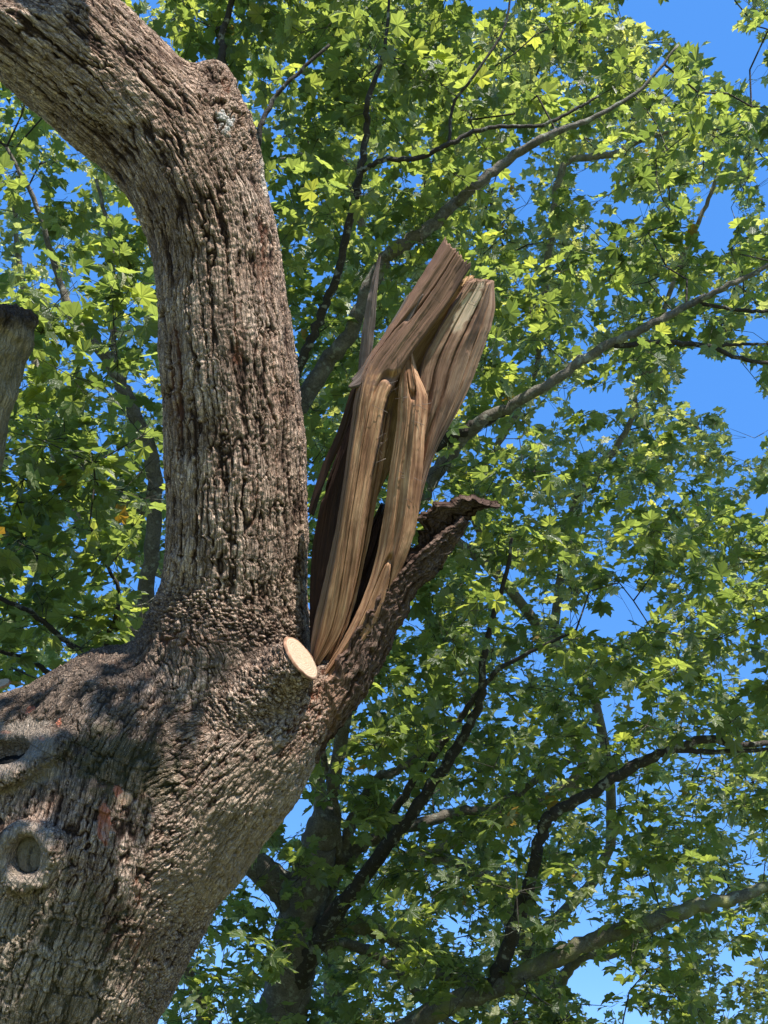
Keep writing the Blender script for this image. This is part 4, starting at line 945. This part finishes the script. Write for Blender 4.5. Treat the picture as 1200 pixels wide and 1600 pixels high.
fb = W(880, 1660, 14.5); tb = catmull(np.array([[fb[0] + .1, fb[1] + .1, -.2, .5], [fb[0] + .05, fb[1], 1.2, .34], [*fb, 60 / FPX * 14.5 / 2]]), 12)
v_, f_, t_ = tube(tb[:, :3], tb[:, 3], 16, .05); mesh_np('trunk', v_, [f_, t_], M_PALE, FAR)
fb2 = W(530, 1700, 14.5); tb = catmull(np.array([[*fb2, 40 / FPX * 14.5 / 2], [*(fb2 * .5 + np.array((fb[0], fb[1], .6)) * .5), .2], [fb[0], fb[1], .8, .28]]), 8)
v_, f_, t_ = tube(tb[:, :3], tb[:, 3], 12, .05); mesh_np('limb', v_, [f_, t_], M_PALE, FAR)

def sample(n, x0, x1, y0, y1, da, db, seed, dens=None):
    g_ = np.random.default_rng(seed); out = []
    x = g_.uniform(x0, x1, n * 3); y = g_.uniform(y0, y1, n * 3); d = g_.uniform(da, db, n * 3)
    k = np.ones(n * 3)
    if dens is not None: k = dens(x, y, d)
    keep = g_.uniform(0, 1, n * 3) < k
    x, y, d = x[keep][:n], y[keep][:n], d[keep][:n]
    return np.stack([W(a, b, c) for a, b, c in zip(x, y, d)])
def behind(P):
    "well inside the old tree's silhouette: nothing of it shows"
    x, y, d = PROJ(P)
    m = (x > 275) & (x < 425) & (y > 360) & (y < 980)
    m |= (x > -100) & (x < 330 - (y - 1150) * .35) & (y > 1130) & (y < 1600)
    return m & (np.abs(np.sin(x * 12.9 + y * 78.2)) > .25)
densA = lambda x, y, d: np.clip(1.0 - .45 * ((x > 800) & (y < 800)) - .35 * (x < 280) - .15 * (y > 900), .1, 1) * np.where((x > 280) & (x < 420) & (y > 350) & (y < 1000), .25, 1)
cA = sample(1950, -260, 1420, -330, 1880, 7.3, 10.2, 5, densA)
cA2 = sample(90, -120, 230, 420, 1080, 5.9, 6.8, 6)
cA = np.vstack([cA, cA2])
densB = lambda x, y, d: np.clip(.45 + .55 * (x > 500), 0, 1) * np.where((x > 280) & (x < 420) & (y > 350) & (y < 1000), .2, 1)
cB = sample(4700, -200, 1380, -260, 1820, 11.2, 15.0, 9, densB)
crA = crown(MAPLE, skA, cA, M_LEAF, .114, 12, 21, .27, M_LIMB_D, LEAVES, [0, 1, 4, 7, 10, 12, 14, 15, 17, 19, 22, 25], 6, hidden=behind)
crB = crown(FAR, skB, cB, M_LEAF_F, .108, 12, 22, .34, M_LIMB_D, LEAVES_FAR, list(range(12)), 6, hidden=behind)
print('crowns', len(crA['pos']), len(crB['pos']), skA.n, skB.n, round(time.time() - T0, 1))

# unseen leafy branch above the picture, added to shade the fork
skC = Skeleton()
def W3(p, r): return [*p, r]
e0 = stem_st[-4, :3]; S3 = np.array(SUN_DIR)
tg = [W(x, y, 4.6) + S3 * t_ for x, y, t_ in ((40, 1130, 4.6), (120, 1190, 4.8), (190, 1210, 4.9), (210, 1110, 4.5))]  # added leaf clumps stand sunward of the fork to cast its shade
pth = catmull(np.array([W3(e0, .14), W3(e0 * .5 + tg[0] * .5 + np.array((0, 0, .4)), .10), W3(tg[0], .06), W3(tg[1], .05), W3(tg[3] + .2 * RT, .03)]), 30)
v_, f_, t_ = tube(pth[:, :3], pth[:, 3], 10, .05); mesh_np('branch', v_, [f_, t_], M_LIMB, TREE)
prev = -1
for row in pth: prev = skC.add(row[:3], prev, row[3])
gC = np.random.default_rng(4)
cC = np.vstack([t_ + gC.normal(0, 1, (3, 3)) * np.array((.16, .22, .22)) for t_ in tg])
HOLES_ = HOLES; HOLES = []
crC = crown(TREE, skC, cC, M_LEAF, .11, 8, 31, .25, M_LIMB_D, LEAVES, [0], 0)
HOLES = HOLES_
G = leaf_geo(crC, slice(None)); KV = len(LEAVES[0][0]); Tm = np.stack([l[1] for l in LEAVES])[crC['var']] + (np.arange(len(G)) * KV)[:, None, None]
x_, y_, d_ = PROJ(crC['pos']); print('shade leaves', len(G), 'in frame', int(((y_ > 0) & (x_ > 0) & (x_ < 1200) & (d_ > 0)).sum()))
mesh_np('leaves', G.reshape(-1, 3), Tm.reshape(-1, 3), M_LEAF, TREE, smooth=False, uv=np.stack([l[2] for l in LEAVES])[crC['var']].reshape(-1, 2))['kind'] = 'stuff'

# pick the leaves that show largest: rays from the eye into the leaf triangles
allV, allT, own = [], [], []
vb = 0
geos = []
for ti, c in enumerate((crA, crB)):
    G = leaf_geo(c, slice(None)); geos.append(G)
    # only blades facing the eye matter: 8 coarse triangles per leaf
    ids = c['ids']
    g8 = G[:, ids]; n, k = g8.shape[:2]
    allV.append(g8.reshape(-1, 3)); b_ = vb + np.arange(n)[:, None] * k
    tr = np.concatenate([np.stack([b_[:, 0], b_[:, 0] + j, b_[:, 0] + j + 1], -1) for j in range(1, k - 1) if j != c['gap']] + [np.stack([b_[:, 0], b_[:, 0] + k - 1, b_[:, 0] + 1], -1)])
    own.append(np.stack([np.full(len(tr), ti), (tr[:, 0] - vb) // k], -1)); allT.append(tr); vb += n * k
step_ = 8
ob = OLDV[::1]; of = OLDF[::1]
sel = np.random.default_rng(1).random(0)
bv = BVHTree.FromPolygons(np.vstack(allV).tolist(), np.vstack(allT).tolist())
ow = np.vstack(own)
cnt = [np.zeros(len(crA['pos']), int), np.zeros(len(crB['pos']), int)]
cam_v = Vector(CAM)
for yy in range(3, 1600, 7):
    for xx in range(3, 1200, 7):
        if 265 < xx < 440 and 330 < yy < 1150: continue
        if xx < 330 - (yy - 1150) * .35 and yy > 1110: continue
        dr = Vector(W(xx, yy, 1.0)) - cam_v
        h = bv.ray_cast(cam_v, dr, 40)
        if h[2] is not None:
            a, b_ = ow[h[2]]; cnt[a][b_] += 1
print('rays', round(time.time() - T0, 1))
for ti, c in enumerate((crA, crB)):
    G = geos[ti]; order = np.argsort(-cnt[ti], kind='stable'); pick = np.sort(order[:300]); rest = np.setdiff1d(np.arange(len(G)), pick)
    print('picked rays min/max', cnt[ti][pick].min(), cnt[ti][pick].max())
    var_me = []
    for vi, (v_, t_, uv_) in enumerate(c['shapes']):
        o = mesh_np('leaf', v_, t_, c['mat'], None, smooth=False, uv=uv_); var_me.append(o.data); bpy.data.objects.remove(o)
    inv_ = Matrix.Translation(c['tree'].location).inverted()
    for k in pick:
        o = bpy.data.objects.new('leaf', var_me[int(c['var'][k])]); col.objects.link(o); o.parent = c['tree']; o.matrix_parent_inverse = inv_
        R_ = np.stack([c['x'][k], c['y'][k], c['z'][k]], 1) * c['s'][k]
        Mx = Matrix([[*R_[0], c['pos'][k][0]], [*R_[1], c['pos'][k][1]], [*R_[2], c['pos'][k][2]], [0, 0, 0, 1]])
        o.matrix_basis = Mx
    KV = len(c['shapes'][0][0]); Tm = np.stack([l[1] for l in c['shapes']])[c['var'][rest]]; off = (np.arange(len(rest)) * KV)[:, None, None]
    UVm = np.stack([l[2] for l in c['shapes']])[c['var'][rest]].reshape(-1, 2)
    lv = mesh_np('leaves', G[rest].reshape(-1, 3), (Tm + off).reshape(-1, 3), c['mat'], c['tree'], smooth=False, uv=UVm); lv['kind'] = 'stuff'
print('done', round(time.time() - T0, 1))
